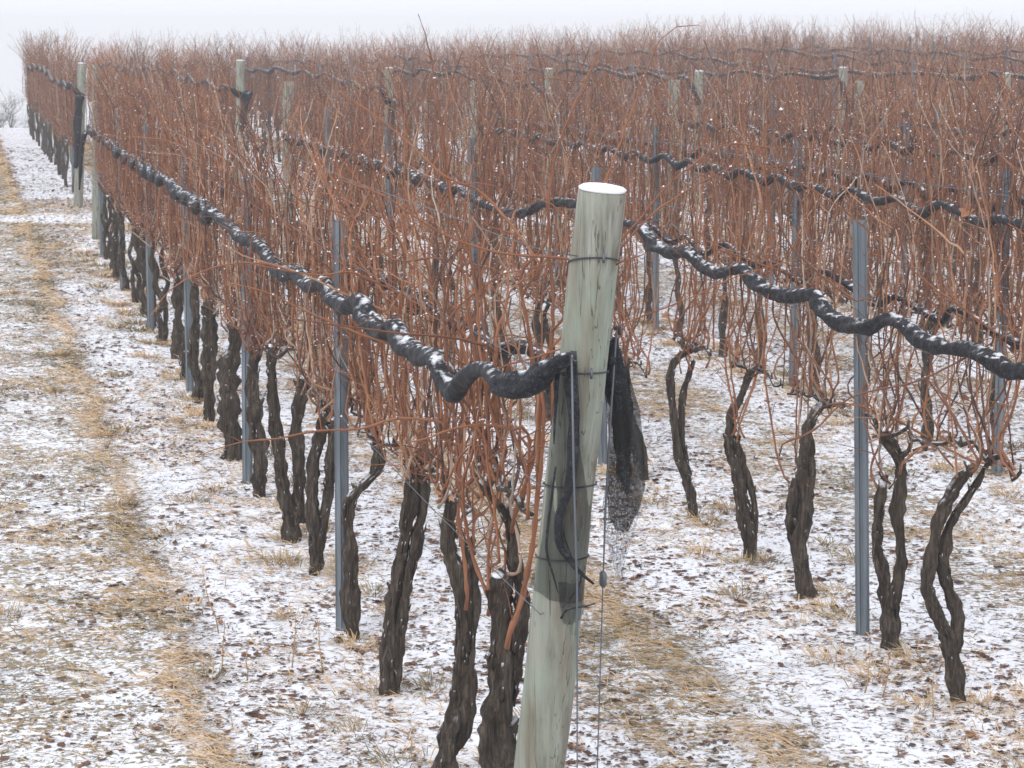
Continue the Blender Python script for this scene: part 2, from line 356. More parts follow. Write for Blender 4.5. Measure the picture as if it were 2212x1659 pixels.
TRUNKS2=[(1.757,8.271,[[(1.728,-0.158,0.0426),(1.692,-0.038,0.0567),(1.676,0.089,0.0442),(1.619,0.217,0.0317),(1.577,0.325,0.0352),(1.586,0.469,0.0316),(1.616,0.613,0.0332),(1.683,0.729,0.0332),(1.713,0.782,0.0209)],[(1.689,0.071,0.0318),(1.702,0.217,0.0335),(1.64,0.397,0.0316),(1.657,0.559,0.028),(1.72,0.666,0.0262),(1.769,0.755,0.0192),(1.799,0.817,0.0105)]]),(1.575,9.009,[[(1.585,-0.128,0.0423),(1.572,0.001,0.0538),(1.555,0.139,0.0421),(1.511,0.296,0.0306),(1.509,0.452,0.0324),(1.52,0.55,0.0323),(1.525,0.588,0.0247)],[(1.571,0.06,0.0345),(1.6,0.257,0.0325),(1.585,0.472,0.0324),(1.593,0.646,0.0342),(1.543,0.743,0.0417),(1.514,0.781,0.0246)],[(1.564,0.685,0.0247),(1.611,0.714,0.019),(1.628,0.762,0.0114)]]),(1.351,9.922,[[(1.364,-0.134,0.0591),(1.321,-0.026,0.0464),(1.3,0.104,0.0505),(1.329,0.318,0.0482),(1.329,0.532,0.046),(1.326,0.659,0.0355),(1.383,0.743,0.0292),(1.403,0.764,0.0187)],[(1.31,0.039,0.04),(1.273,0.168,0.0357),(1.27,0.318,0.0356),(1.289,0.425,0.0209)]]),(1.17,10.66,[[(1.167,-0.138,0.0339),(1.149,0.001,0.0497),(1.107,0.209,0.0428),(1.068,0.415,0.0404),(1.057,0.574,0.0381),(1.1,0.665,0.0268),(1.143,0.778,0.0223)],[(1.179,-0.045,0.0249),(1.181,0.14,0.0203),(1.121,0.346,0.0247),(1.086,0.46,0.0224)]]),(0.934,11.621,[[(0.961,-0.11,0.032),(0.942,0.035,0.0417),(0.879,0.197,0.0318),(0.852,0.408,0.0269),(0.833,0.606,0.0317),(0.861,0.717,0.0267),(0.933,0.766,0.017)],[(0.937,0.085,0.027),(0.902,0.284,0.0245),(0.9,0.507,0.0244),(0.946,0.68,0.017)]]),(0.683,12.641,[[(0.763,-0.124,0.0373),(0.716,0.071,0.0612),(0.647,0.287,0.0663),(0.633,0.501,0.0529)]])]
HERO1=[(6.6,[(0.006,0.962,0.014),(0.075,1.203,0.0125),(0.061,1.469,0.0104),(0.026,1.691,0.0103),(0.101,1.801,0.0082),(0.115,1.993,0.0075),(0.168,2.169,0.0061),(0.262,2.37,0.0041)]),(6.55,[(0.02,0.702,0.0153),(0.061,0.887,0.0139),(0.081,1.142,0.0124),(0.088,1.352,0.0124),(0.122,1.559,0.0103),(0.114,1.751,0.0088),(0.1,1.955,0.0074)]),(6.5,[(-0.008,0.629,0.018),(0.033,0.743,0.0152),(0.074,1.012,0.0124),(0.094,1.318,0.0109),(0.073,1.429,0.0095),(0.188,1.593,0.0081),(0.194,1.81,0.0081),(0.287,2.026,0.006),(0.366,2.239,0.0053),(0.424,2.39,0.004),(0.47,2.426,0.0027),(0.537,2.431,0.002)]),(7.4,[(-0.181,0.85,0.0125),(-0.165,1.135,0.0109),(-0.048,1.355,0.0108),(-0.117,1.604,0.0092),(-0.201,1.866,0.0084),(-0.237,2.139,0.0068),(-0.267,2.32,0.0053),(-0.285,2.403,0.003),(-0.307,2.47,0.0023)]),(7.4,[(-0.15,0.977,0.0094),(-0.102,1.214,0.0093),(-0.133,1.449,0.0085),(-0.186,1.789,0.0077),(-0.223,2.064,0.0061),(-0.199,2.245,0.0046),(-0.161,2.35,0.003)]),(6.4,[(0.165,1.766,0.0093),(-0.035,1.786,0.0066),(-0.207,1.846,0.006),(-0.365,1.952,0.0053),(-0.484,1.992,0.004)]),(6.5,[(0.08,1.743,0.0081),(-0.075,1.932,0.0081),(-0.196,1.999,0.0067),(-0.343,2.132,0.0054),(-0.515,2.252,0.0033)]),(7.6,[(-0.073,1.519,0.0095),(-0.231,1.646,0.0079),(-0.404,1.646,0.0071),(-0.545,1.788,0.0063),(-0.733,1.851,0.0047),(-0.855,2.07,0.0031)]),(6.6,[(0.212,1.664,0.0082),(0.375,1.87,0.0062),(0.469,1.979,0.0055),(0.618,2.081,0.0048),(0.74,2.077,0.0041),(0.89,2.071,0.0027),(0.93,2.088,0.002)]),(6.5,[(-0.199,1.27,0.0075),(-0.336,1.284,0.0082),(-0.446,1.249,0.0068),(-0.582,1.246,0.0062),(-0.692,1.228,0.0048),(-0.802,1.214,0.0034),(-0.912,1.182,0.0021)]),(6.5,[(0.249,1.702,0.0074),(0.396,1.878,0.0061),(0.529,1.972,0.0047),(0.662,2.052,0.0034),(0.793,2.219,0.0027)]),(8.2,[(-0.3,1.517,0.0094),(-0.383,1.824,0.0076),(-0.398,2.11,0.0059),(-0.464,2.327,0.0042)]),(7.0,[(0.065,1.085,0.0088),(-0.024,1.204,0.0088),(-0.141,1.264,0.0081),(-0.155,1.471,0.0073),(-0.081,1.706,0.0065)]),(7.3,[(-0.149,0.538,0.014),(-0.164,0.681,0.0124),(-0.179,0.839,0.0116),(-0.163,1.075,0.0108),(-0.147,1.308,0.0092),(-0.184,1.554,0.0084),(-0.13,1.797,0.0068)]),(6.7,[(-0.066,0.677,0.0143),(-0.122,0.809,0.0114),(-0.15,1.026,0.0099),(-0.093,1.227,0.0092),(-0.008,1.427,0.0077)])]
HERO2=[(8.2,[(1.008,0.893,0.0069),(1.128,0.945,0.0078),(1.266,1.062,0.0077),(1.493,1.127,0.0077),(1.634,1.201,0.0069),(1.893,1.335,0.0068),(2.041,1.397,0.006)]),(8.8,[(1.455,1.406,0.0055),(1.364,1.359,0.0073),(1.085,1.598,0.0073),(1.063,1.781,0.0064),(1.149,1.998,0.0054),(1.344,2.214,0.0045)]),(8.0,[(1.744,1.337,0.0084),(1.471,1.539,0.0067),(1.199,1.772,0.0058),(0.881,1.986,0.0049),(0.795,2.199,0.0033)]),(9.0,[(1.311,0.917,0.0057),(1.463,0.889,0.0085),(1.616,0.821,0.0095),(1.789,0.725,0.0095),(1.904,0.667,0.0085),(2.038,0.648,0.0076)]),(8.6,[(1.53,0.745,0.0109),(1.636,0.819,0.0091),(1.73,0.726,0.0082)])]
NET1=[(-0.802,1.631,0.0192),(-0.653,1.594,0.0232),(-0.539,1.55,0.0332),(-0.395,1.492,0.0377),(-0.243,1.46,0.0374),(-0.056,1.446,0.0347),(0.084,1.462,0.0288),(0.231,1.446,0.0282),(0.417,1.385,0.0345),(0.561,1.326,0.0381),(0.716,1.357,0.0446),(0.82,1.394,0.0379),(1.078,1.368,0.0393),(1.354,1.373,0.047),(1.519,1.408,0.0399),(1.695,1.357,0.0376),(1.924,1.356,0.047),(2.114,1.393,0.0481),(2.212,1.416,0.0382),(2.528,1.354,0.0378),(2.864,1.359,0.0429),(3.038,1.393,0.038),(3.484,1.332,0.0358),(3.823,1.353,0.0411),(4.347,1.299,0.0389),(4.746,1.336,0.0426),(5.266,1.368,0.0398),(5.848,1.328,0.0369),(6.368,1.359,0.0384),(6.94,1.352,0.0375)]
NET2=[(0.905,1.268,0.0396),(1.113,1.237,0.0423),(1.298,1.252,0.0432),(1.452,1.265,0.0372),(1.65,1.243,0.0364),(1.881,1.242,0.0409),(2.036,1.276,0.0398),(2.195,1.283,0.0313),(2.357,1.235,0.0393),(2.575,1.209,0.0422),(2.805,1.211,0.0432),(2.941,1.261,0.0418),(3.024,1.289,0.0341),(3.303,1.25,0.0412),(3.6,1.248,0.0445),(3.82,1.278,0.0433),(3.95,1.308,0.0328),(4.284,1.251,0.0406),(4.532,1.267,0.0438),(4.755,1.309,0.0399),(5.062,1.28,0.041),(5.345,1.302,0.0444),(5.515,1.362,0.0424),(5.731,1.369,0.0254),(6.186,1.371,0.0263),(6.881,1.399,0.0332),(7.651,1.342,0.0351),(8.131,1.247,0.0393),(8.778,1.212,0.0346),(9.782,1.236,0.0402)]
# ------------------------------------------------------------------ fallen leaves and dry grass (ground cover)
rngn = np.random.default_rng(5)
def strip_zone(q, u):
    """1 inside the grass strips"""
    ph = (q - 1.06 + 213 + 1.065) % 2.13
    z = np.clip((0.48 - np.abs(ph - 1.065)) / 0.2, 0, 1) * (q > -0.3)
    left = np.clip((-0.58 - q) / 0.14, 0, 1)
    return np.maximum(z, left)
def scatter(n, y0, y1, power=1.0):
    y = y0 + (y1 - y0) * rngn.random(n) ** power
    hw = y * 0.235 + 0.6
    x = (rngn.random(n) * 2 - 1) * hw
    q = (x - A.x) * N.x + (y - A.y) * N.y; u = (x - A.x) * D.x + (y - A.y) * D.y
    return x, y, q, u
def pnoise(x, y, s, o=0.0):
    return np.array([noise.noise(Vector((a * s + o, b * s, o))) for a, b in zip(x, y)])
def np_mesh(name, verts, faces4, tone, material, smooth=False):
    me = bpy.data.meshes.new(name); nv = len(verts); nf, k = faces4.shape
    me.vertices.add(nv); me.vertices.foreach_set('co', verts.astype(np.float32).ravel())
    me.loops.add(nf * k); me.loops.foreach_set('vertex_index', faces4.astype(np.int32).ravel())
    me.polygons.add(nf); me.polygons.foreach_set('loop_start', np.arange(0, nf * k, k, dtype=np.int32))
    try: me.polygons.foreach_set('loop_total', np.full(nf, k, dtype=np.int32))
    except Exception: pass
    me.materials.append(material); at = me.attributes.new('tone', 'FLOAT', 'POINT'); at.data.foreach_set('value', tone.astype(np.float32))
    me.update(calc_edges=True); me.validate(); return me
def build_grass():
    X = []; Y = []; L = []; W = []; T = []; EL = []; HD = []
    def put(x, y, ln, wd, tn, el, hd=None):
        n = len(x); X.append(x); Y.append(y); L.append(ln); W.append(wd); T.append(tn); EL.append(el)
        HD.append(rngn.random(n) * 2 * math.pi if hd is None else hd)
    # open grass and alley strips
    x, y, q, u = scatter(620000, 3.6, 62, 1.9)
    z = strip_zone(q, u)
    up = u + 0.245 * q; z = np.maximum(z, ((up > 17) & (up < 24.3) & (q < -0.25)) * 0.95); z = np.maximum(z, ((up > 22.6) & (up < 24.3)) * 0.9); z = np.maximum(z, ((up > 26) & (up < 28.6)) * 0.6) * np.where((up > 24.6) & (up < 25.7), 0.08, 1)
    pn = pnoise(x, y, 1.3); pn2 = pnoise(x, y, 4.0, 9)
    edge = np.exp(-((q + 0.74 - 0.05 * np.sin(u * 2.1)) / 0.085) ** 2) * 1.5 + np.exp(-((q - 1.20) / 0.11) ** 2) * 1.2 + np.exp(-((q - 0.78) / 0.08) ** 2) * 0.5
    keep = rngn.random(len(x)) < z * np.clip(np.where(q < -1.0, -0.08, 0.08) + 0.70 * pn + 0.9 * pn2 + 0.75 * edge, 0.02, 1)
    x, y, q, pn, edge = x[keep], y[keep], q[keep], pn[keep], edge[keep]; n = len(x)
    hue = pnoise(x, y, 0.9, 21)
    tn = np.clip(0.50 + 0.24 * rngn.standard_normal(n) - np.clip(hue * 1.2, 0, 0.38) + 0.22 * edge + 0.12 * (q > 0), 0, 1)
    put(x, y, 0.03 + 0.10 * rngn.random(n) ** 1.5 + 0.0012 * y, 0.0005 + 0.00017 * y, tn, 0.03 + 0.4 * rngn.random(n) ** 2.5, rngn.standard_normal(n) * 0.7 + math.pi * (rngn.random(n) < 0.5))
    # short dark broken stems lying everywhere
    x, y, q, u = scatter(90000, 3.6, 40, 1.5); n = len(x); pn = pnoise(x, y, 2.2, 55); k = rngn.random(n) < np.clip(0.45 + pn, 0, 1); x, y = x[k], y[k]; n = len(x)
    put(x, y, 0.012 + 0.035 * rngn.random(n), 0.0008 + 0.00020 * y, np.clip(0.06 + 0.12 * rngn.standard_normal(n), 0, 1), 0.02 + 0.5 * rngn.random(n) ** 2, rngn.standard_normal(n) * 0.8)
    # thin grass among the snow
    x, y, q, u = scatter(140000, 3.6, 34, 1.4); n = len(x)
    pn = pnoise(x, y, 1.1, 5); qr = (q + 1.065 + 213) % 2.13 - 1.065; k = rngn.random(n) < np.clip(0.12 + pn + 0.55 * np.exp(-((qr + 0.08) / 0.26) ** 2), 0, 1); x, y = x[k], y[k]; n = len(x)
    put(x, y, 0.04 + 0.08 * rngn.random(n), 0.0005 + 0.00016 * y, np.clip(0.7 + 0.2 * rngn.standard_normal(n), 0, 1), 0.05 + 0.3 * rngn.random(n))
    # tufts round vine feet and scattered
    cx = []; cy = []
    for (vx, vy) in VINE_FEET:
        for _ in range(4): cx.append(vx + random.gauss(0, 0.22)); cy.append(vy + random.gauss(0, 0.25))
    for _ in range(60):
        yy = 4 + 18 * random.random() ** 1.4; xx = -yy * 0.24 + random.random() * yy * 0.2
        qq = (xx - A.x) * N.x + (yy - A.y) * N.y
        if qq < -0.6: cx.append(xx); cy.append(yy)
    cx = np.array(cx); cy = np.array(cy); m_ = 80
    x = np.repeat(cx, m_) + rngn.standard_normal(len(cx) * m_) * 0.05; y = np.repeat(cy, m_) + rngn.standard_normal(len(cx) * m_) * 0.05; n = len(x)
    hd = np.arctan2(y - np.repeat(cy, m_), x - np.repeat(cx, m_)) + rngn.standard_normal(n) * 0.5
    base = np.repeat(0.46 + 0.2 * rngn.standard_normal(len(cx)), m_)
    put(x, y, 0.03 + 0.075 * rngn.random(n), 0.0005 + 0.00015 * y, np.clip(base + 0.12 * rngn.standard_normal(n), 0, 1), 0.15 + 0.7 * rngn.random(n), hd)
    x = np.concatenate(X); y = np.concatenate(Y); ln = np.concatenate(L); wd = np.concatenate(W); tn = np.concatenate(T); el = np.concatenate(EL); hd = np.concatenate(HD)
    n = len(x); zz = np.array([gz(a, b) for a, b in zip(x, y)]) + 0.002
    cxh, sxh = np.cos(hd), np.sin(hd)
    def at(s, lift, w_):
        px_ = x + cxh * ln * s; py_ = y + sxh * ln * s; pz = zz + lift * ln
        return np.stack([px_ - sxh * w_, py_ + cxh * w_, pz], 1), np.stack([px_ + sxh * w_, py_ - cxh * w_, pz + w_ * 0.8], 1)
    a0, a1 = at(0.0, 0.0, wd); m0, m1 = at(0.5 * np.cos(el), 0.5 * np.sin(el) + 0.06, wd * 0.9); t0, t1 = at(0.98 * np.cos(el) , 0.82 * np.sin(el) - 0.0, wd * 0.3)
    V = np.stack([a0, a1, m0, m1, t0, t1], 1).reshape(-1, 3)
    b = np.arange(n)[:, None] * 6
    F = np.concatenate([b + np.array([[0, 1, 3, 2]]), b + np.array([[2, 3, 5, 4]])], 0)
    me = np_mesh('dry_grass', V, F, np.repeat(tn, 6), GRASS)
    tag(link('dry_grass', me), 'tan dry winter grass lying in strips and tufts over the thin snow', 'grass', kind='stuff')
def build_litter():
    x, y, q, u = scatter(110000, 3.4, 50, 1.5)
    pn = pnoise(x, y, 1.2, 31); sz = strip_zone(q, u)
    keep = rngn.random(len(x)) < np.clip(0.50 + pn * 1.4, 0.05, 1) * (1 - 0.45 * sz); x, y = x[keep], y[keep]; n = len(x)
    s = 0.004 + 0.019 * rngn.random(n) ** 3.0 + 0.0004 * y; hd = rngn.random(n) * 2 * math.pi
    zz = np.array([gz(a, b) for a, b in zip(x, y)]) + 0.003
    ch, sh = np.cos(hd), np.sin(hd); curl = 0.2 + 0.6 * rngn.random(n)
    # two rows of a curled leaf: outline of six points with a raised rim
    out = []
    pts = [(-1, 0, 0.5), (-0.45, 0.62, 0.35), (0.5, 0.5, 0.55), (1.1, 0.0, 0.25), (0.4, -0.6, 0.7), (-0.55, -0.55, 0.2)]
    for (a, b_, c_) in pts:
        j = 0.7 + 0.6 * rngn.random(n); lx = a * s * j; ly = b_ * s * j
        out.append(np.stack([x + lx * ch - ly * sh, y + lx * sh + ly * ch, zz + c_ * curl * s * 1.1 * (0.4 + rngn.random(n))], 1))
    out.append(np.stack([x, y, zz + 0.001], 1))
    V = np.stack(out, 1).reshape(-1, 3); b = np.arange(n)[:, None] * 7
    F = np.concatenate([b + np.array([[k, (k + 1) % 6, 6]]) for k in range(6)], 0)
    me = np_mesh('fallen_leaves', V, F, np.repeat(np.clip(0.20 + 0.24 * rngn.standard_normal(n), 0, 1), 7), LEAF)
    tag(link('fallen_leaves', me), 'curled brown fallen leaves poking through the snow between the vine rows', 'fallen leaves', kind='stuff')

# ------------------------------------------------------------------ vines
def smooth_path(pts, rads, step):
    """Catmull-Rom through pts"""
    P = [pts[0] * 2 - pts[1]] + list(pts) + [pts[-1] * 2 - pts[-2]]; o = []; r = []
    for i in range(1, len(P) - 2):
        L = (P[i + 1] - P[i]).length; n = max(1, int(L / step))
        for k in range(n):
            t = k / n; t2 = t * t; t3 = t2 * t
            o.append(0.5 * ((2 * P[i]) + (P[i + 1] - P[i - 1]) * t + (2 * P[i - 1] - 5 * P[i] + 4 * P[i + 1] - P[i + 2]) * t2 + (3 * P[i] - P[i - 1] - 3 * P[i + 1] + P[i + 2]) * t3))
            r.append(rads[i - 1] * (1 - t) + rads[i] * t)
    o.append(pts[-1].copy()); r.append(rads[-1]); return o, r
def leaf(mb, c, s, rng, m=0):
    a = rng.random() * 6.28; tl = rng.uniform(-1, 1); b = len(mb.v)
    ex = Vector((math.cos(a), math.sin(a), tl)).normalized(); ez = ex.cross(Vector((rng.uniform(-1, 1), rng.uniform(-1, 1), 0.3))).normalized(); ey = ez.cross(ex)
    K = 10; tn = rng.uniform(0.4, 1)
    for k in range(K):
        an = 2 * math.pi * k / K; rr = s * (1 if k % 2 else 0.62) * rng.uniform(0.8, 1.1)
        p = c + ex * math.cos(an) * rr + ey * math.sin(an) * rr * 0.8 + ez * rr * rng.uniform(0.1, 0.7); mb.v.append(tuple(p)); mb.t.append(tn)
    mb.v.append(tuple(c)); mb.t.append(tn * 0.8)
    for k in range(K): mb.f.append((b + k, b + (k + 1) % K, b + K)); mb.m.append(m)
def cane(mb, pts, rads, rng, detail=2, tone=0.5, snow=0.5, lat=0.35):
    """one shoot: swollen nodes, short laterals and tendrils, specks of snow on the nodes"""
    step = {2: 0.035, 1: 0.075, 0: 0.16}[detail]; sides = {2: 6, 1: 4, 0: 3}[detail]
    o, r = smooth_path(pts, rads, step); nodes = {2: 2, 1: 1, 0: 1}[detail]
    for i in range(len(o)):
        if i % nodes == 0:
            if detail: r[i] *= 1.5
            if 0 < i < len(o) - 1: o[i] = o[i] + Vector((rng.uniform(-1, 1), rng.uniform(-1, 1), 0)) * (0.004 if detail == 2 else 0.006)
    mb.tube(o, r, sides, tone, 0)
    for i in range(1, len(o) - 1):
        if i % nodes: continue
        pr = {2: 1, 1: 1, 0: 2}[detail]
        if rng.random() < snow * pr * (0.12 if detail == 1 else 0.22):
            s = rng.uniform(0.0035, 0.007) * (1.0 if detail == 2 else 1.15 if detail == 1 else 1.3); mb.octa(o[i] + Vector((0, 0, r[i] * 0.8)), s, s * 0.9, 1)
        if detail == 2 and rng.random() < 0.5:   # bud
            a = rng.random() * 6.28; e = o[i] + Vector((math.cos(a) * r[i] * 2.4, math.sin(a) * r[i] * 2.4, 0.008))
            mb.tube([o[i], e], [r[i] * 0.6, r[i] * 0.25], 4, tone * 0.7, 0)
        if rng.random() < lat * (1 if detail == 2 else 1.2):
            a = rng.random() * 6.28; L = rng.uniform(0.04, 0.22) * (1.6 if rng.random() < 0.2 else 1); k = 3 if detail else 2
            d = Vector((math.cos(a), math.sin(a), rng.uniform(0.2, 1.2))).normalized(); p = o[i].copy(); q = [p.copy()]
            for _ in range(k):
                d = (d + Vector((rng.uniform(-.5, .5), rng.uniform(-.5, .5), rng.uniform(-.35, .35)))).normalized(); p = p + d * L / k; q.append(p.copy())
            rl = min(r[i] * 0.5, 0.0022) * (1 if detail == 2 else 1.25)
            mb.tube(q, [rl * (1 - 0.6 * j / k) for j in range(k + 1)], 3 if detail < 2 else 4, tone * 0.85, 0, cap=False)
            if rng.random() < snow * 0.4: mb.octa(q[-1], 0.004 if detail == 2 else 0.006, 0.004, 1)
def cane_path(rng, base, top, wild=1.0, spread=0.09):
    u, v = base.x * 0 + rng.gauss(0, spread), rng.gauss(0, 0.05)
    out = [base.copy()]; z = base.z; x = base.x; y = base.y
    dirx = rng.gauss(0, 0.03); diry = rng.gauss(0, 0.05)
    out.append(Vector((x + dirx, y + diry * 1.5, z + 0.08)))
    tx = x * 0.75 + rng.gauss(0, 0.05); ty = y + rng.gauss(0, 0.09)
    for zz in (1.0, 1.25, 1.5, 1.75):
        if zz < z + 0.15 or zz > top - 0.1: continue
        tx += rng.gauss(0, 0.022); ty += rng.gauss(0, 0.045); tx *= 0.95
        out.append(Vector((tx, ty, zz)))
    p = out[-1].copy(); d = Vector((rng.gauss(0, 0.32), rng.gauss(0, 0.42), 1)).normalized()
    rem = top - p.z
    while rem > 0.02:
        s = min(0.16, rem); d = (d + Vector((rng.gauss(0, 0.13), rng.gauss(0, 0.16), -0.02)) * wild).normalized(); p = p + d * s; out.append(p.copy()); rem -= s
    return out
def gen_canes(seed, n, detail, bases, wild=1.0, tops=(1.55, 2.45), rad=0.0052, snow=0.5, lat=0.35, separate=True):
    rng = random.Random(seed); res = []; mb = MB()
    for k in range(n):
        b = bases[k % len(bases)] + Vector((rng.gauss(0, 0.02), rng.gauss(0, 0.03), rng.uniform(-0.03, 0.04)))
        P = cane_path(rng, b, rng.uniform(*tops), wild); m_ = len(P); r0 = rad * rng.uniform(0.75, 1.3)
        R = [r0 * (1 - 0.62 * i / (m_ - 1)) for i in range(m_)]
        if separate: mb = MB()
        cane(mb, P, R, rng, detail, min(1, max(0, rng.gauss(0.47, 0.32))), snow, lat)
        if separate: res.append(mb.mesh('cane', [CANE, SNOW]))
    return res if separate else [mb.mesh('canes', [CANE, SNOW])]
def trunk_mesh(polys, seed, sides=12, step=0.014):
    """polys: list of stems [(Vector, r)]"""
    out = []
    for j, st in enumerate(polys):
        mb = MB(); rng = random.Random(seed * 7 + j)
        P = [p for p, r in st]; R = [r for p, r in st]
        o, r = smooth_path(P, R, step)
        for i in range(len(o)):
            r[i] *= 1 + 0.34 * noise.noise(Vector((i * step * 9, seed, j))) + 0.16 * noise.noise(Vector((i * step * 34, seed, j + 5)))
        mb.tube(o, r, sides, 0.5, 0, 0.38, seed + j * 3.3, True, 1.0, 1.0)
        for _ in range(int(len(o) * (0.5 if sides > 8 else 0.15))):   # shaggy strips of bark
            i = rng.randrange(1, max(2, len(o) - 4)); a = rng.random() * 6.28; d = Vector((math.cos(a), math.sin(a), 0)); k_ = min(len(o) - 1, i + max(2, int(0.05 / step)))
            mb.tube([o[i] + d * r[i] * 0.8, (o[i] + o[k_]) / 2 + d * r[i] * 1.12, o[k_] + d * r[k_] * rng.uniform(0.9, 1.25)], [0.004, 0.005, 0.002], 4, 0.5, 0)
        for _ in range(3 if sides > 8 else 1):          # knots and spurs
            i = rng.randrange(len(o) // 3, len(o)); a = rng.random() * 6.28
            d = Vector((math.cos(a), math.sin(a), 0.4)); mb.tube([o[i], o[i] + d * r[i] * 1.1, o[i] + d * r[i] * 1.6 + Vector((0, 0, .02))], [r[i] * .55, r[i] * .45, r[i] * .2], 7, 0.5, 0, 0.3, seed)
        e = o[-1]; mb.tube([e + Vector((0, 0, -0.02)), e + Vector((0.01, 0, 0.015)), e + Vector((-0.01, 0.01, 0.04))], [r[-1] * 1.15, r[-1] * 1.25, r[-1] * 0.6], 9, 0.5, 0, 0.5, seed + 2)
        if sides > 8: mb.blob(e + Vector((0, 0, 0.03)), r[-1] * 0.8, 0.012, 1, seed)
        out.append(mb.mesh('trunk', [TRUNK, SNOW]))
    return out
def proc_stems(rng, two=None, h=0.78):
    two = rng.random() < 0.5 if two is None else two
    def st(x0, y0, lean, r0, hh):
        p = Vector((x0, y0, -0.03)); o = [(p.copy(), r0 * 1.25)]; k = 7; dx, dy = lean
        for i in range(1, k + 1):
            t = i / k; p = Vector((x0 + dx * t + rng.gauss(0, 0.018), y0 + dy * t + rng.gauss(0, 0.02), hh * t))
            o.append((p, r0 * (1.05 - 0.35 * t) * rng.uniform(0.85, 1.2)))
        return o
    r0 = rng.uniform(0.021, 0.031)
    if two:
        a = rng.uniform(0.05, 0.1)
        return [st(0, 0, (-a * rng.random(), -a), r0, h * rng.uniform(0.9, 1.05)), st(0.01, 0.03, (a * rng.random(), a * 1.5), r0 * 0.75, h * rng.uniform(0.85, 1.1))]
    return [st(0, 0, (rng.gauss(0, 0.04), rng.gauss(0, 0.1)), r0 * 1.05, h * rng.uniform(0.9, 1.05))]
def cordon_mesh(rng, head, left, right, detail, sides=8):
    mb = MB(); bases = []
    for sgn, L in ((-1, left), (1, right)):
        k = 6; pts = [head.copy()]; R = [0.014]
        for i in range(1, k + 1):
            t = i / k; pts.append(Vector((head.x * (1 - t) + rng.gauss(0, 0.012), head.y + sgn * L * t, head.z + 0.04 * math.sin(t * 3) + rng.gauss(0, 0.015)))); R.append(0.0125 * (1 - 0.45 * t) * rng.uniform(0.85, 1.2))
        o, r = smooth_path(pts, R, 0.03 if detail else 0.09); mb.tube(o, r, sides, 0.5, 0, 0.3, rng.random() * 9)
        for i in range(0, len(o), 3 if detail else 1):
            bases.append(o[i] + Vector((0, 0, r[i] * 0.6)))
            if detail: mb.tube([o[i], o[i] + Vector((0, 0, 0.035))], [r[i] * 0.8, r[i] * 0.45], 6, 0.5, 0)
    rng.shuffle(bases); return mb.mesh('cordon', [TRUNK]), bases
def assemble(root, trunks, cordon, canes, leaves=None, extra=()):
    ch = []
    for m_ in trunks: ch.append(link('trunk', m_, root))
    if cordon: ch.append(link('cordon', cordon, root))
    for m_ in canes: ch.append(link(m_.name.split('.')[0], m_, root))
    for m_ in (leaves or []): ch.append(link('dead_leaf', m_, root))
    kids[root.name] = ch
def leaf_meshes(rng, n, rx=0.12):
    out = []
    for _ in range(n):
        mb = MB(); leaf(mb, Vector((rng.gauss(0, rx * 0.7), rng.uniform(-.45, .45), rng.uniform(0.95, 1.9))), rng.uniform(0.022, 0.04), rng); out.append(mb.mesh('dead_leaf', [LEAF], False))
    return out
GV1, GV2 = 'grapevines of the near block', 'grapevines of the far block'
STEMWORD = {1: 'single dark trunk', 2: 'twin dark trunks', 3: 'three dark stems'}
VINE_FEET = []
def w2l(p, origin):
    v = p - origin; return Vector((v.dot(N), v.dot(D), v.z))
HEROLABEL1 = ['grapevine with thick snow-topped split trunk right behind the nearest wooden post',
 'grapevine with two tall narrow-gapped dark trunks beside the nearest wooden post', 'grapevine with straight split trunk widening at its head, grass tuft at its foot',
 'grapevine with single trunk hooked sharply sideways, in front of a steel post', 'grapevine with two slim curved trunks joined at the foot behind the hooked one',
 'grapevine with broad trunk parting into a wide V behind slim curved pair', 'grapevine with slim upright trunk next to blue-grey steel post foot, nearest row',
 'grapevine with very thick flaking trunk, eighth in the nearest row', 'grapevine with dark straight trunk, ninth in the nearest row']
HEROLABEL2 = ['grapevine with forked trunk shaped like a twisted loop, lowest on the right', 'grapevine with twin trunks and gnarled knobbly heads right of the front steel post',
 'grapevine with straight trunk and broken side stub, left of the tall front steel post', 'grapevine with slim leaning trunk and loose straw-coloured strip of bark',
 'grapevine with thin wavy twin stems, first clear one right of the net tail', 'grapevine with dark trunk half hidden behind the hanging black net tail']
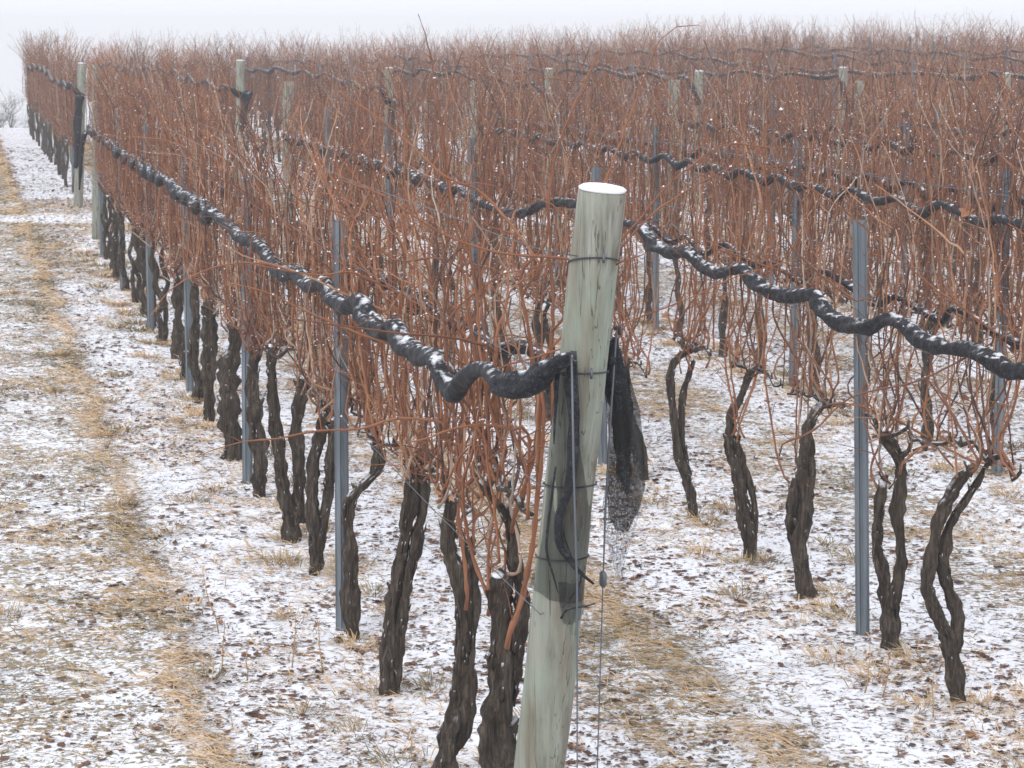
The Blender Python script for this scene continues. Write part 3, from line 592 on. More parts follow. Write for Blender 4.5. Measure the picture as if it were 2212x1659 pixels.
def hero_vine(spec, q, seed, label, grp, extra_canes, ncanes, tops, heads_h=0.0):
    x0, y0, stems = spec; rng = random.Random(seed)
    loc = Vector((x0, y0, gz(x0, y0))); root = empty('grapevine', loc, TH); tag(root, label, 'grapevine', grp); VINE_FEET.append((x0, y0))
    polys = []; heads = []
    for j, st in enumerate(stems):
        dy = rng.uniform(-0.03, 0.03); L = []
        for i, (x, z, r) in enumerate(st):
            L.append((w2l(Vector((x, y0 + dy + rng.gauss(0, 0.012), z)), loc), r * (0.66 if q == 0 else 0.60)))
        if j == 0:
            f = L[0][0].copy(); f.z = -0.05; L.insert(0, (f, L[0][1] * 1.15))
            L = [l for i, l in enumerate(L) if i == 0 or l[0].z > 0.0]
        polys.append(L)
        if L[-1][0].z > 0.45: heads.append(L[-1][0])
    tr = trunk_mesh(polys, seed, 16, 0.012)
    h = max(heads, key=lambda p: p.z)
    cor, bases = cordon_mesh(rng, h + Vector((0, 0, 0.0)), rng.uniform(0.25, 0.4), rng.uniform(0.3, 0.45), 1)
    for hd in heads:
        for _ in range(3): bases.insert(rng.randrange(len(bases)), hd + Vector((rng.gauss(0, .02), rng.gauss(0, .03), -0.01)))
    can = gen_canes(seed * 3 + 1, ncanes, 2, bases, 1.1, tops, 0.0038, 0.5, 0.45)
    for (y, pts, sd) in extra_canes:
        r2 = random.Random(sd); mb = MB(); k = len(pts)
        P = [w2l(Vector((p[0], y + (r2.gauss(0, 0.03) if 0 < i else 0), p[1])), loc) for i, p in enumerate(pts)]
        P.insert(0, P[0] + Vector((0, 0.03, -0.05))); R_ = [p[2] * 0.42 for p in pts]; R_.insert(0, R_[0] * 0.8)
        cane(mb, P, R_, r2, 2, r2.uniform(0.25, 0.55), 0.55, 0.3); can.append(mb.mesh('cane', [CANE, SNOW]))
    for k in range(7 if q == 0 else 1):                     # wild shoots leaving the wires at a slant
        mb = MB(); p = Vector((rng.gauss(0, 0.06), rng.uniform(-.4, .4), rng.uniform(1.35, 1.8))); sg = rng.choice((-1, 1))
        d = Vector((rng.gauss(0, 0.5), sg * rng.uniform(0.3, 1.1), rng.uniform(0.35, 1.0))).normalized(); P = [p + Vector((0, 0, -0.25)), p]; L = rng.uniform(0.35, 1.0)
        for _ in range(6):
            d = (d + Vector((rng.gauss(0, .12), rng.gauss(0, .12), rng.gauss(-0.04, .12)))).normalized(); p = p + d * L / 6; P.append(p.copy())
        r0 = rng.uniform(0.003, 0.0048); cane(mb, P, [r0 * (1 - 0.09 * i_) for i_ in range(len(P))], rng, 2, rng.uniform(0.3, 0.8), 0.5, 0.3); can.append(mb.mesh('cane', [CANE, SNOW]))
    assemble(root, tr, cor, can, leaf_meshes(rng, rng.choice((2, 3, 4))))
    return root

# catalogue of ordinary vines
def proto(seed, detail, ncanes, tops, separate, two):
    rng = random.Random(seed); stems = proc_stems(rng, two)
    tr = trunk_mesh(stems, seed, {2: 14, 1: 9, 0: 5}[detail], {2: 0.014, 1: 0.03, 0: 0.1}[detail])
    head = stems[0][-1][0]; cor, bases = cordon_mesh(rng, head.copy(), 0.45, 0.48, detail, {2: 8, 1: 6, 0: 4}[detail])
    can = gen_canes(seed * 5 + 2, ncanes, detail, bases, 1.3, tops, {2: 0.0038, 1: 0.0040, 0: 0.0054}[detail], 0.5, {2: 0.5, 1: 0.55, 0: 0.5}[detail], separate)
    return tr, cor, can, leaf_meshes(rng, 1 if detail else 0), len(stems)
P2 = [proto(100 + i, 2, 42, (1.6, 2.4), True, i % 2 == 0) for i in range(4)]      # rows 1 and 2
P1 = [proto(200 + i, 1, 50, (1.6, 2.45), False, i % 2 == 0) for i in range(6)]     # rest of near block
P0 = [proto(300 + i, 0, 54, (1.5, 2.55), False, i % 2 == 0) for i in range(8)]      # far block
FIRST = {}
def place(kind, idx, loc, label, grp, rng):
    key = (kind, idx); pr = {2: P2, 1: P1, 0: P0}[kind][idx]
    if key not in FIRST:
        r = empty('grapevine', loc, TH); assemble(r, pr[0], pr[1], pr[2], pr[3]); FIRST[key] = r
    else:
        r = copy_tree(FIRST[key]); r.location = loc
    r.rotation_euler = (0, 0, TH + (math.pi if rng.random() < 0.5 else 0) + rng.gauss(0, 0.05)); s = rng.uniform(0.93, 1.06) if kind else rng.uniform(0.86, 1.08)
    r.scale = (rng.uniform(0.9, 1.15), 1, s); tag(r, label, 'grapevine', grp); VINE_FEET.append((loc.x, loc.y)) if kind else None
    return r
rv = random.Random(77)
ex1 = {0: [0, 1, 2, 5, 6, 7, 8, 10, 12], 1: [3, 4, 9, 11, 13, 14]}
for i, spec in enumerate(TRUNKS1):
    ex = [(HERO1[k][0], HERO1[k][1], 900 + k) for k in ex1.get(i, [])]
    hero_vine(spec, 0, 11 + i, HEROLABEL1[i], GV1, ex, 32 if i < 2 else 40, (1.4, 2.25) if i < 3 else (1.5, 2.35))
ex2 = {0: [3, 4], 1: [0, 1], 2: [2]}
for i, spec in enumerate(TRUNKS2):
    ex = [(HERO2[k][0], HERO2[k][1], 950 + k) for k in ex2.get(i, [])]
    hero_vine(spec, 2.12, 41 + i, HEROLABEL2[i], GV1, ex, 23, (1.4, 2.25))
ROWQ = [0.0, 2.12, 4.24, 6.45, 8.55, 10.5]
REND = [21.6, 19.6, 19.1, 18.5, 18.0, 17.6]
ROWN = ['nearest row', 'second row', 'third row', 'fourth row', 'fifth row', 'sixth row']
for r_, (q, ue) in enumerate(zip(ROWQ, REND)):
    k = {0: 9, 1: 7}.get(r_, 0); u = {0: 9.55, 1: 7.1}.get(r_, -4.0); first = None
    if r_ == 1: place(2, 1, row(0.75, q), 'grapevine half cut by the right edge, before the loop-shaped trunk', GV1, rv)
    while u < ue - 0.3:
        loc = row(u + rv.gauss(0, 0.05), q + rv.gauss(0, 0.02))
        if inframe(loc, 0.55):
            idx = rv.randrange(4 if r_ < 2 else 6); kd = 2 if r_ < 2 else 1
            pr = (P2 if kd == 2 else P1)[idx]
            if r_ >= 2 and first is None: k = 0; first = 1
            place(kd, idx, loc, 'grapevine, %s, %s %s in the %s' % (STEMWORD[pr[4]], ordn(k), 'up from the nearest' if r_ < 2 else 'from the right edge', ROWN[r_]), GV1, rv)
            k += 1
        u += 0.98
# far block, up to about 300 vines in all as things, the rest as one mass
B2Q = [0.18 + 2.17 * i for i in range(16)]
B2S = [27.2 - 0.53 * i for i in range(16)]
B2N = ['leftmost snow-capped far post', 'second snow-capped far post', 'third snow-capped far post', 'fourth snow-capped far post', 'fifth snow-capped far post', 'sixth snow-capped far post', 'seventh snow-capped far post']
cand = []
for r_, (q, us) in enumerate(zip(B2Q, B2S)):
    k = 0; u = us + 0.7
    while True:
        loc = row(u + rv.gauss(0, 0.05), q + rv.gauss(0, 0.03))
        if loc.y > (57 if r_ == 0 else 70): break
        if inframe(loc, 0.6): cand.append((px(loc)[2], r_, k, loc)); k += 1
        u += 1.0
cand.sort(key=lambda c: c[0])
used = len(FIRST) and sum(1 for o in scene.objects if o.parent is None and o.name.startswith('grapevine'))
NIND = 300 - used
for dz, r_, k, loc in cand[:NIND]:
    idx = rv.randrange(8)
    if r_ < 7: lab = 'hazy grapevine, %s, %s in the row behind the %s' % (STEMWORD[P0[idx][4]], ordn(k), B2N[r_])
    else: lab = 'distant hazy grapevine, %s from the right edge, far block row %s' % (ordn(k), ['eight', 'nine', 'ten', 'eleven', 'twelve', 'thirteen', 'fourteen', 'fifteen', 'sixteen'][r_ - 7])
    place(0, idx, loc, lab, GV2, rv)
def mass(rest):
    VV = []; FF = {3: [], 4: []}; off = 0
    polys = []
    data = []
    for pr in P0:
        vs = []; fs = []; ms = []; b = 0
        for me in list(pr[0]) + [pr[1]] + list(pr[2]):
            n = len(me.vertices); a = np.zeros(n * 3, np.float32); me.vertices.foreach_get('co', a); vs.append(a.reshape(-1, 3))
            mi = {'trunk': 0, 'cordon': 0, 'canes': 1}[me.name.split('.')[0]]
            for p in me.polygons: fs.append(tuple(v + b for v in p.vertices)); ms.append(2 if (p.material_index == 1) else mi)
            b += n
        data.append((np.concatenate(vs), fs, ms))
    V = []; F = []; M_ = []; T = []; b = 0
    for dz, r_, k, loc in rest:
        vs, fs, ms = data[rv.randrange(8)]; a = TH + rv.choice((0, math.pi)); c, s = math.cos(a), math.sin(a)
        w_ = np.stack([vs[:, 0] * c - vs[:, 1] * s + loc.x, vs[:, 0] * s + vs[:, 1] * c + loc.y, vs[:, 2] * rv.uniform(0.93, 1.06) + loc.z], 1)
        V.append(w_); F += [tuple(i + b for i in f) for f in fs]; M_ += ms; T += [rv.gauss(0.5, 0.12)] * len(vs); b += len(vs)
    me = bpy.data.meshes.new('distant_grapevines'); me.from_pydata(np.concatenate(V).tolist(), [], F)
    for m_ in (TRUNK, CANE, SNOW): me.materials.append(m_)
    me.polygons.foreach_set('material_index', M_); at = me.attributes.new('tone', 'FLOAT', 'POINT'); at.data.foreach_set('value', T); me.update()
    tag(link('distant_grapevines', me), 'misty mass of the farthest bare grapevines along the crest of the hill', 'grapevines', kind='stuff')
print('vines', used, 'cand', len(cand))
if len(cand) > NIND: mass(cand[NIND:])

# ------------------------------------------------------------------ wooden posts
def wood_post(base, top, r0, r1, label, cat='post', grp=None, snow=True, wires=(), name='wooden_post'):
    root = empty(name, base); tag(root, label, cat, grp)
    ax = top - base; L = ax.length; n = 34; mb = MB(); P = []; R = []
    for i in range(n + 1):
        t = i / n; P.append(ax * t + Vector((0.004 * math.sin(t * 5 + base.x), 0.003 * math.sin(t * 7), 0)) * (1 - t)); R.append((r0 + (r1 - r0) * t) * (1 + 0.018 * noise.noise(Vector((t * 7, base.x, base.y)))))
    P.append(ax * (1 + 0.004 / L)); R.append(r1 * 0.93)
    mb.tube(P, R, 36, 0.5, 0, 0.05, base.x); link('shaft', mb.mesh('shaft', [WOOD]), root)
    if snow:
        mb = MB(); axn = ax.normalized(); mb.tube([ax + axn * 0.004, ax + axn * 0.010, ax + axn * 0.016, ax + axn * 0.019], [r1 * 0.95, r1 * 0.985, r1 * 0.84, r1 * 0.5], 36, 0.5, 0, 0.09, base.x)
        link('snow_cap', mb.mesh('snow_cap', [SNOW]), root)
    return root
pb, pt = Vector((0.029, 6.22, -0.16)), Vector((0.243, 6.05, 1.985))
post1 = wood_post(pb, pt, 0.076, 0.0655, 'big leaning grey-green wooden end post with a white snow cap in the foreground', grp=None)
def axis_at(z): t = (z - pb.z) / (pt.z - pb.z); return pb + (pt - pb) * t, 0.076 + (0.0655 - 0.076) * t
for j, (z, sag) in enumerate(((1.80, 0.022), (1.49, 0.004), (1.17, 0.002), (0.96, 0.002))):
    c, r = axis_at(z); mb = MB(); pts = []
    for i in range(25):
        a = math.radians(170 + 200 * i / 24); s = math.sin(math.pi * i / 24)
        pts.append(c - pb + Vector((math.cos(a) * (r + 0.004), math.sin(a) * (r + 0.004), sag * s - sag * 0.5 - 0.006 * j * 0)))
    mb.tube(pts, [0.0024] * 25, 6, 0.5); w_ = link('wire_tie', mb.mesh('wire_tie', [DARKWIRE]), post1)
    if j < 2:
        mb = MB(); k = 13 if j == 0 else 13; p = pts[k] + Vector((0.012, -0.004, 0)); mb.tube([p + Vector((0, 0, -0.012)), p + Vector((0, -0.006, 0)), p + Vector((0, 0, 0.016))], [0.004, 0.0045, 0.003], 6); link('staple', mb.mesh('staple', [WIRE]), w_)
# small posts: far ends of the near block and the fronts of the far block
fe = [(207, 2.02), (634, 1.86), (1028, 1.86), (1465, 1.88), (1864, 1.86), (2216, 1.84)]
FEL = ['pale narrow wooden post closing the far end of the nearest row, at the grass track', 'faded wooden post closing the far end of the second row behind reddish canes', 'faded wooden post closing the far end of the third row',
       'faded broad wooden post closing the far end of the fourth row', 'faded wooden post closing the far end of the fifth row, right of the greenish one', 'faded wooden post cut by the right edge, far end of the sixth row']
for i, (q, ue) in enumerate(zip(ROWQ, REND)):
    b = row(ue + 0.35, q)
    lx = 0.055 if i == 0 else 0.03
    if i == 0: b = b + Vector((0.023, 0, 0))
    wood_post(b, b + Vector((lx, 0.05, fe[i][1] + 0.1)), 0.068 if i else 0.05, 0.064 if i else 0.045, FEL[i], grp='far end posts of the near block', snow=False)
B2TOP = [(177, 138), (519, 132), (840, 148), (1186, 150), (1510, 155), (1822, 147), (2175, 160)]
B2L = ['leftmost snow-capped wooden post standing clear beside the grass track', 'snow-capped wooden post second from left in front of the far block', 'snow-capped wooden post third from left in front of the far block',
       'snow-capped wooden post fourth from left, level with the tall shoots', 'small grey snow-capped wooden post fifth from left in front of the far block', 'greenish tall snow-capped wooden post sixth from left in front of the far block', 'snow-capped wooden post farthest right in front of the far block']
B2POST = []
for i, (X, Y) in enumerate(B2TOP):
    yy = 32.75; t = yy / (FW.y * 4830 + (829.5 - Y) * UPV.y)
    v = Vector(((X - 1106), 0, 0)) + UPV * (829.5 - Y) + FW * 4830; p = CAM + v * t
    bx = p.x - (0.10 if i == 0 else 0.03); b = Vector((bx, yy - 0.1, gz(bx, yy) - 0.02))
    wood_post(b, p, 0.07, 0.062, B2L[i], grp='snow-capped end posts of the far block'); B2POST.append(p)

# ------------------------------------------------------------------ steel line posts
def steel_mesh(h):
    prof = [(-.030, .012), (-.024, .012), (-.018, -.004), (-.007, -.014), (-.004, -.006), (.004, -.006), (.007, -.014), (.018, -.004), (.024, .012), (.030, .012), (.030, .0145), (.0225, .0145), (.0165, -.001), (.006, -.010), (.003, -.003), (-.003, -.003), (-.006, -.010), (-.0165, -.001), (-.0225, .0145), (-.030, .0145)]
    mb = MB(); n = len(prof); zs = []; z = -0.05
    K = int(h / 0.1)
    for i in range(K + 1): zs.append(-0.05 + (h + 0.05) * i / K)
    for z in zs:
        for (x, y) in prof: mb.v.append((x, y, z)); mb.t.append(0.5)
    for i in range(len(zs) - 1):
        for k in range(n): mb.f.append((i * n + k, i * n + (k + 1) % n, (i + 1) * n + (k + 1) % n, (i + 1) * n + k)); mb.m.append(0)
    return mb.mesh('channel', [STEEL], False)
def hooks_mesh(h):
    mb = MB()
    for z in np.arange(0.3, h, 0.1):
        for s in (-1, 1):
            mb.tube([Vector((s * 0.029, 0.013, z)), Vector((s * 0.036, 0.013, z + 0.006)), Vector((s * 0.034, 0.013, z + 0.018))], [0.002, 0.002, 0.001], 4, cap=False)
    return mb.mesh('wire_hook', [STEEL], False)
SM, HM = steel_mesh(1.77), hooks_mesh(1.8)
sp0 = None; SG = 'steel line posts of the rows'
def steel(loc, label, hooks=True, rz=0.0, lean=(0, 0)):
    o = empty('steel_post', loc, TH * 0 + rz); tag(o, label, 'post', SG); link('channel', SM, o)
    
    o.rotation_euler = (lean[0], lean[1], rz)
for r_, (q, ue) in enumerate(zip(ROWQ, REND)):
    u = [3.25, 2.62, 2.4, 2.2, 2.9, 2.5][r_]; k = 0
    while u < ue - 0.8:
        loc = row(u, q + (-0.035 if r_ == 0 else -0.02))
        if inframe(loc, 0.1):
            lab = 'blue-grey steel line post, %s up the %s of the near block' % (ordn(k), ROWN[r_])
            if r_ == 1 and k == 0: lab = 'tall blue-grey grooved steel line post in full view right of the wooden post'
            if r_ == 0 and k == 0: lab = 'blue-grey steel line post behind the hooked trunk in the nearest row'
            steel(loc, lab, r_ < 3, rv.gauss(0, 0.15), (rv.gauss(0, 0.008), -0.03 if r_ == 1 else rv.gauss(0, 0.006))); k += 1
        u += 3.98 if (r_ == 1 and k == 1) else 3.3
for r_, (q, us) in enumerate(zip(B2Q[:12], B2S)):
    u = us + 3.3; k = 0
    while True:
        loc = row(u, q); loc.z += 0.22
        if loc.y > 60: break
        if inframe(loc, 0.1) and k < 5:
            lab = ('hazy steel line post, %s in the row behind the %s' % (ordn(k), B2N[r_])) if r_ < 7 else ('hazy distant steel line post, %s from the right edge in far block row %s' % (ordn(k), ['eight', 'nine', 'ten', 'eleven', 'twelve'][r_ - 7]))
            steel(loc, lab, False); k += 1
        u += 3.3

# ------------------------------------------------------------------ trellis wires
WG = 'trellis wires of the near block'
WLAB = [(1.83, 'uppermost'), (1.50, 'middle'), (1.18, 'lower'), (0.82, 'lowest')]
for r_ in range(4):
    for z, wn in WLAB:
        mb = MB(); pts = []; q = ROWQ[r_]
        if r_ == 0:
            c, rr = axis_at(z - 0.02); p0 = c + Vector((-rr * 0.5, -rr * 0.6, 0))
        u = -0.2 if r_ == 0 else 0.3 + r_ * 1.0
        org = row(u, q); 
        while u < REND[r_]:
            p = row(u, q - 0.05); p.z = z - 0.11 + 0.11 + 0.012 * noise.noise(Vector((u * 0.9, r_, z)))
            if inframe(p, 0.5): pts.append(p)
            u += 0.5
        if r_ == 0: pts.insert(0, p0)
        o0 = pts[0].copy(); mb.tube([p - o0 for p in pts], [0.0013 + 0.00004 * p.y for p in pts], 5, 0.5)
        tag(link('trellis_wire', mb.mesh('trellis_wire', [WIRE]), None, o0), '%s thin grey trellis wire running along the %s' % (wn, ROWN[r_]), 'wire', WG)

# ------------------------------------------------------------------ rolled bird nets
def net_roll(path, label, grp, seed, sides=22, step=0.010, org=None):
    rng = random.Random(seed); P = [p for p, r in path]; R = [r for p, r in path]
    o, r = smooth_path(P, R, step); mb = MB(); o0 = P[0].copy()
    acc = 0
    n = len(o); b = 0; pts = []
    px_ = None
    for i, p in enumerate(o):
        t = (o[min(i + 1, n - 1)] - o[max(i - 1, 0)]).normalized()
        if px_ is None: px_ = t.cross(Vector((0, 0, 1)))
        px_ = (px_ - t * px_.dot(t)).normalized(); py_ = t.cross(px_)
        if i: acc += (o[i] - o[i - 1]).length
        for k in range(sides):
            a = 2 * math.pi * k / sides
            rr = r[i] * (1 + 0.20 * noise.noise(Vector((math.cos(a + acc * 5) * 1.5 + seed, math.sin(a + acc * 5) * 1.5, acc * 5)))
                 + 0.22 * math.sin(3 * a + acc * 16 + seed) * (0.5 + noise.noise(Vector((acc * 3, seed, 0)))) + 0.12 * noise.noise(Vector((math.cos(a) * 4, math.sin(a) * 4 + seed, acc * 26)))
                 + 0.16 * noise.noise(Vector((acc * 9, seed * 3, 1.5))) + 0.05 * math.sin(acc * 75 + 2.5 * math.cos(a)))
            v = p - o0 + (px_ * math.cos(a) + py_ * math.sin(a)) * rr; mb.v.append((v.x, v.y, v.z)); mb.t.append(0.5)
    for i in range(n - 1):
        for k in range(sides):
            k2 = (k + 1) % sides; mb.f.append((i * sides + k, i * sides + k2, (i + 1) * sides + k2, (i + 1) * sides + k)); mb.m.append(0)
    mb.f.append(tuple((n - 1) * sides + k for k in range(sides))); mb.m.append(0); mb.f.append(tuple(reversed(range(sides)))); mb.m.append(0)
    root = empty('bird_net', o0); tag(root, label, 'bird net', grp); link('net_roll', mb.mesh('net_roll', [NET]), root)
    return root
def scallop(u0, u1, q, z0, seed, rad=0.035, period=0.75, amp=0.03, zf=None):
    rng = random.Random(seed); out = []; u = u0; up = True
    while u < u1:
        zb = zf(u) if zf else z0
        out.append((u, q + rng.gauss(0, 0.012), zb + (amp if up else -amp) * rng.uniform(0.4, 1.2), rad * (0.72 if up else 1.1) * rng.uniform(0.85, 1.15)))
        u += period / 2 * rng.uniform(0.7, 1.3) * (0.6 if up else 1.0); up = not up
    return out
NG = 'rolled-up bird nets along the rows'
def rowpt(u, q, z): p = A + D * u + N * q; return Vector((p.x, p.y, z))
path = []
for i, (u, z, r) in enumerate(NET1):
    p = rowpt(u, -0.13, z)
    if i < 6: s = max(0.0, 1 - i / 6); p = p + N * (0.0 * s); 
    path.append((p, r * 0.80))
# first points lean on the front of the leaning post
path[0] = (Vector((0.155, 5.955, 1.548)), 0.018); path[1] = (Vector((0.118, 5.965, 1.528)), 0.026)
path[2] = (Vector((0.085, 5.99, 1.500)), 0.033); path[3] = (Vector((0.047, 6.02, 1.462)), 0.036); path[4] = (Vector((0.010, 6.06, 1.452)), 0.035)
path += [(rowpt(u, q + 0.09 * max(0, (u - 12) / 9.5), z), r) for u, q, z, r in scallop(7.2, 21.7, -0.13, 1.34, 5, 0.036, 0.8, 0.035, lambda u: 1.34 - 0.07 * max(0, (u - 10) / 11))]
net1 = net_roll(path, 'twisted rolled black bird net tied along the left side of the nearest row', NG, 3.1)
path = [(rowpt(u, 2.0, z), r * 0.76) for u, z, r in NET2]; path += [(rowpt(u, 2.0 + (q - 2.0), z), r) for u, q, z, r in scallop(10.2, 19.5, 2.0, 1.25, 6)]
net2 = net_roll(path, 'rolled black bird net with a stripe of snow hanging on the second row', NG, 4.7)
# looser rolls on the far side of the first two rows
path = [(rowpt(u, q, z), r) for u, q, z, r in scallop(0.2, 21, 0.2, 1.36, 15, 0.03, 0.9, 0.04)]
net_roll(path, 'thin black bird net roll half hidden behind the canes of the nearest row', NG, 8.8, 10, 0.03)
path = [(rowpt(u, q, z), r) for u, q, z, r in scallop(0.6, 19, 2.30, 1.27, 16, 0.017, 0.9, 0.04)]
net_roll(path, 'black bird net roll on the back of the second row behind its canes', NG, 9.8, 10, 0.03)
for r_, zz in ((2, 1.36), (3, 1.42), (4, 1.42)):
    us = -1 + 0.0
    for s_, side in ((-0.13, 'front'), (0.2, 'back')):
        pts = [(rowpt(u, q, z), r) for u, q, z, r in scallop(us, REND[r_] - 0.2, ROWQ[r_] + s_, zz + (0.05 if s_ > 0 else 0), 20 + r_ + s_, 0.030, 0.95, 0.035)]
        pts = [p for p in pts if inframe(p[0], 1.0)]
        if len(pts) > 4: net_roll(pts, 'rolled black bird net on the %s of the %s, partly hidden by canes' % (side, ROWN[r_]), NG, 10.0 + r_ + s_, 9, 0.05)
for i in range(10):
    pts = [(rowpt(u, q, z), r) for u, q, z, r in scallop(B2S[i] + 0.1, 60 if i else 49, B2Q[i] - 0.14, 1.6, 40 + i, 0.036, 3.4, 0.05, lambda u: 1.66 + 0.06 * math.sin(u * 0.35 + i) - (0.0 if u < 48 else (u - 48) ** 2 * 0.0012))]
    if i < 7: pts.insert(0, (B2POST[i] + Vector((0.0, -0.1, -0.5)), 0.05))
    pts = [(Vector((p.x, p.y, p.z + (gz(p.x, p.y) + 0.11) * 0.8)), r) for p, r in pts]
    pts = [p for p in pts if inframe(p[0], 1.5)]
    if len(pts) > 4: net_roll(pts, 'hazy dark bird net garland along the far block row %s' % (('behind the ' + B2N[i]) if i < 7 else ['eight', 'nine', 'ten'][i - 7] + ' near the right edge'), NG, 30.0 + i, 8, 0.12)

# ------------------------------------------------------------------ net tails hanging at the posts
def sheet(mb, rows_, tone=0.6, mat_=0, ny=0.0, nu=16, wob=0.006):
    """rows_: (z, xl, xr, y) -> cloth bulging towards the viewer"""
    b = len(mb.v); m_ = 0; R = []
    for i in range(len(rows_) - 1):
        for k in range(6):
            t = k / 6; R.append([rows_[i][j] * (1 - t) + rows_[i + 1][j] * t for j in range(4)])
    R.append(list(rows_[-1]))
    for i, (z, xl, xr, y) in enumerate(R):
        for k in range(nu + 1):
            s = k / nu; x = xl + (xr - xl) * s
            f = 4 * (s - 0.5) ** 2
            yy = y + 0.045 * f + wob * math.sin(s * 17 + z * 9) + wob * noise.noise(Vector((x * 30, z * 12, 0)))
            mb.v.append((x, yy, z + 0.01 * noise.noise(Vector((x * 20, i * 0.3, 4))))); mb.t.append(tone)
    for i in range(len(R) - 1):
        for k in range(nu):
            a = b + i * (nu + 1) + k; mb.f.append((a, a + nu + 1, a + nu + 2, a + 1)); mb.m.append(mat_)
def X_(pxl, y, z): return (pxl - 1106) * (y * math.cos(PR) + (2.41 - z) * math.sin(PR)) / 4830
def tailrow(z, l, r, y): return (z, X_(l, y, z), X_(r, y, z), y)
def ay(z): c, r = axis_at(z); return c.y - r - 0.012
mb = MB(); Zs = [(1.54, 1222, 1244), (1.49, 1205, 1252), (1.40, 1194, 1260), (1.28, 1188, 1272), (1.15, 1180, 1280), (1.03, 1172, 1277), (0.97, 1165, 1271), (0.92, 1152, 1266), (0.87, 1144, 1264), (0.84, 1180, 1262)]
sheet(mb, [tailrow(z, l, r, ay(z)) for z, l, r in Zs], 0.6)
sheet(mb, [tailrow(z, l, r, ay(z) - 0.006) for z, l, r in [(0.90, 1196, 1263), (0.84, 1200, 1262), (0.80, 1207, 1262), (0.775, 1212, 1250)]], 0.6)
off = Vector(net1.location)
def shift(mb, o): mb.v = [(a - o.x, b_ - o.y, c - o.z) for a, b_, c in mb.v]; return mb
tl = link('net_tail', shift(mb, off).mesh('net_tail', [SHEER]), net1)
mb = MB()
def fold(pts, wid):
    P = []; 
    for (x, y) in pts:
        z = 2.41 - 6.0 * math.tan(PR + math.atan((y - 829.5) / 4830)); P.append(Vector((X_(x, ay(z), z), ay(z) - 0.018, z)))
    o, r = smooth_path(P, [w_ * 6.05 / 4830 / 2 for w_ in wid], 0.012); mb.tube(o, r, 10, 0.5, 0, 0.4, pts[0][0] * 0.1, True, 0.55)
fold([(1236, 775), (1232, 830), (1240, 900), (1236, 980), (1230, 1050), (1208, 1120), (1206, 1170), (1218, 1200), (1245, 1235), (1282, 1268)], [26, 38, 30, 28, 28, 22, 22, 20, 15, 8])
fold([(1205, 800), (1200, 870), (1196, 960)], [12, 9, 4])
fold([(1200, 1010), (1186, 1120), (1180, 1190), (1192, 1240), (1206, 1290)], [5, 7, 8, 6, 3])
fold([(1215, 1150), (1235, 1210), (1255, 1250), (1240, 1290), (1215, 1320)], [5, 6, 6, 4, 3])
fold([(1212, 1345), (1225, 1325), (1262, 1318), (1285, 1312)], [7, 6, 5, 3])
link('net_fold', shift(mb, off).mesh('net_fold', [NET]), net1)
# second net, tied on the right side of the post, bundle hanging down
mbn = MB()
P = [Vector((X_(x, y, z), y, z)) for x, y, z in [(1331, 6.13, 1.575), (1322, 6.14, 1.53), (1328, 6.16, 1.46), (1342, 6.18, 1.38), (1345, 6.19, 1.27), (1350, 6.2, 1.18), (1356, 6.2, 1.12)]]
o, r = smooth_path(P, [0.008, 0.024, 0.034, 0.028, 0.022, 0.018, 0.006], 0.01)
o0 = P[0].copy(); mbn.tube([p - o0 for p in o], r, 22, 0.5, 0, 0.4, 3.3, True, 0.75, 0.5)
root = empty('bird_net', o0); tag(root, 'bunched black bird net hanging from a hook right of the foreground post', 'bird net', NG)
link('net_roll', mbn.mesh('net_roll', [NET]), root)
mbn = MB(); sheet(mbn, [tailrow(z, l, r, 6.15) for z, l, r in [(1.54, 1312, 1342), (1.46, 1303, 1362), (1.36, 1312, 1384), (1.24, 1318, 1394), (1.14, 1312, 1396), (1.06, 1316, 1380), (1.02, 1330, 1362)]], 1.15, 0, 0, 16, 0.012)
link('net_fold', shift(mbn, o0).mesh('net_fold', [SHEER]), root)
mbn = MB(); sheet(mbn, [tailrow(z, l, r, 6.17) for z, l, r in [(1.26, 1320, 1378), (1.18, 1314, 1386), (1.08, 1302, 1388), (1.00, 1308, 1372), (0.93, 1322, 1355), (0.88, 1332, 1345)]], 0.62, 0, 0, 16, 0.012)
link('net_tail', shift(mbn, o0).mesh('net_tail', [SSHEER]), root)
# tails at other posts
def small_tail(p, L, label, k_=1.0):
    mb = MB(); rng = random.Random(p.x); P = [Vector((0, 0, 0)), Vector((0.02, -0.02, 0.05)), Vector((-0.03, 0, -0.15 * L)), Vector((-0.05, 0, -0.5 * L)), Vector((-0.08, 0, -L))]
    o, r = smooth_path(P, [0.03 * k_, 0.07 * k_, 0.06 * k_, 0.06 * k_, 0.03 * k_], 0.04); mb.tube(o, r, 10, 0.5, 0, 0.6, p.x)
    tag(link('bird_net', mb.mesh('net_tail', [NET]), None, p), label, 'bird net', 'net tails at the far posts')
small_tail(B2POST[0] + Vector((-0.02, -0.12, -0.50)), 1.0, 'dark bird net tail slung round the leftmost snow-capped far post')
small_tail(row(REND[0] + 0.4, -0.03) + Vector((-0.05, 0, 1.25)), 0.65, 'dark bird net tail hanging from the post at the far end of the nearest row', 0.45)
for i, sx in ((1, 0.1), (5, 0.12), (2, 0.1)):
    small_tail(B2POST[i] + Vector((sx, -0.1, -0.5)), 0.5, 'short dark bird net tail beside the %s' % B2N[i])

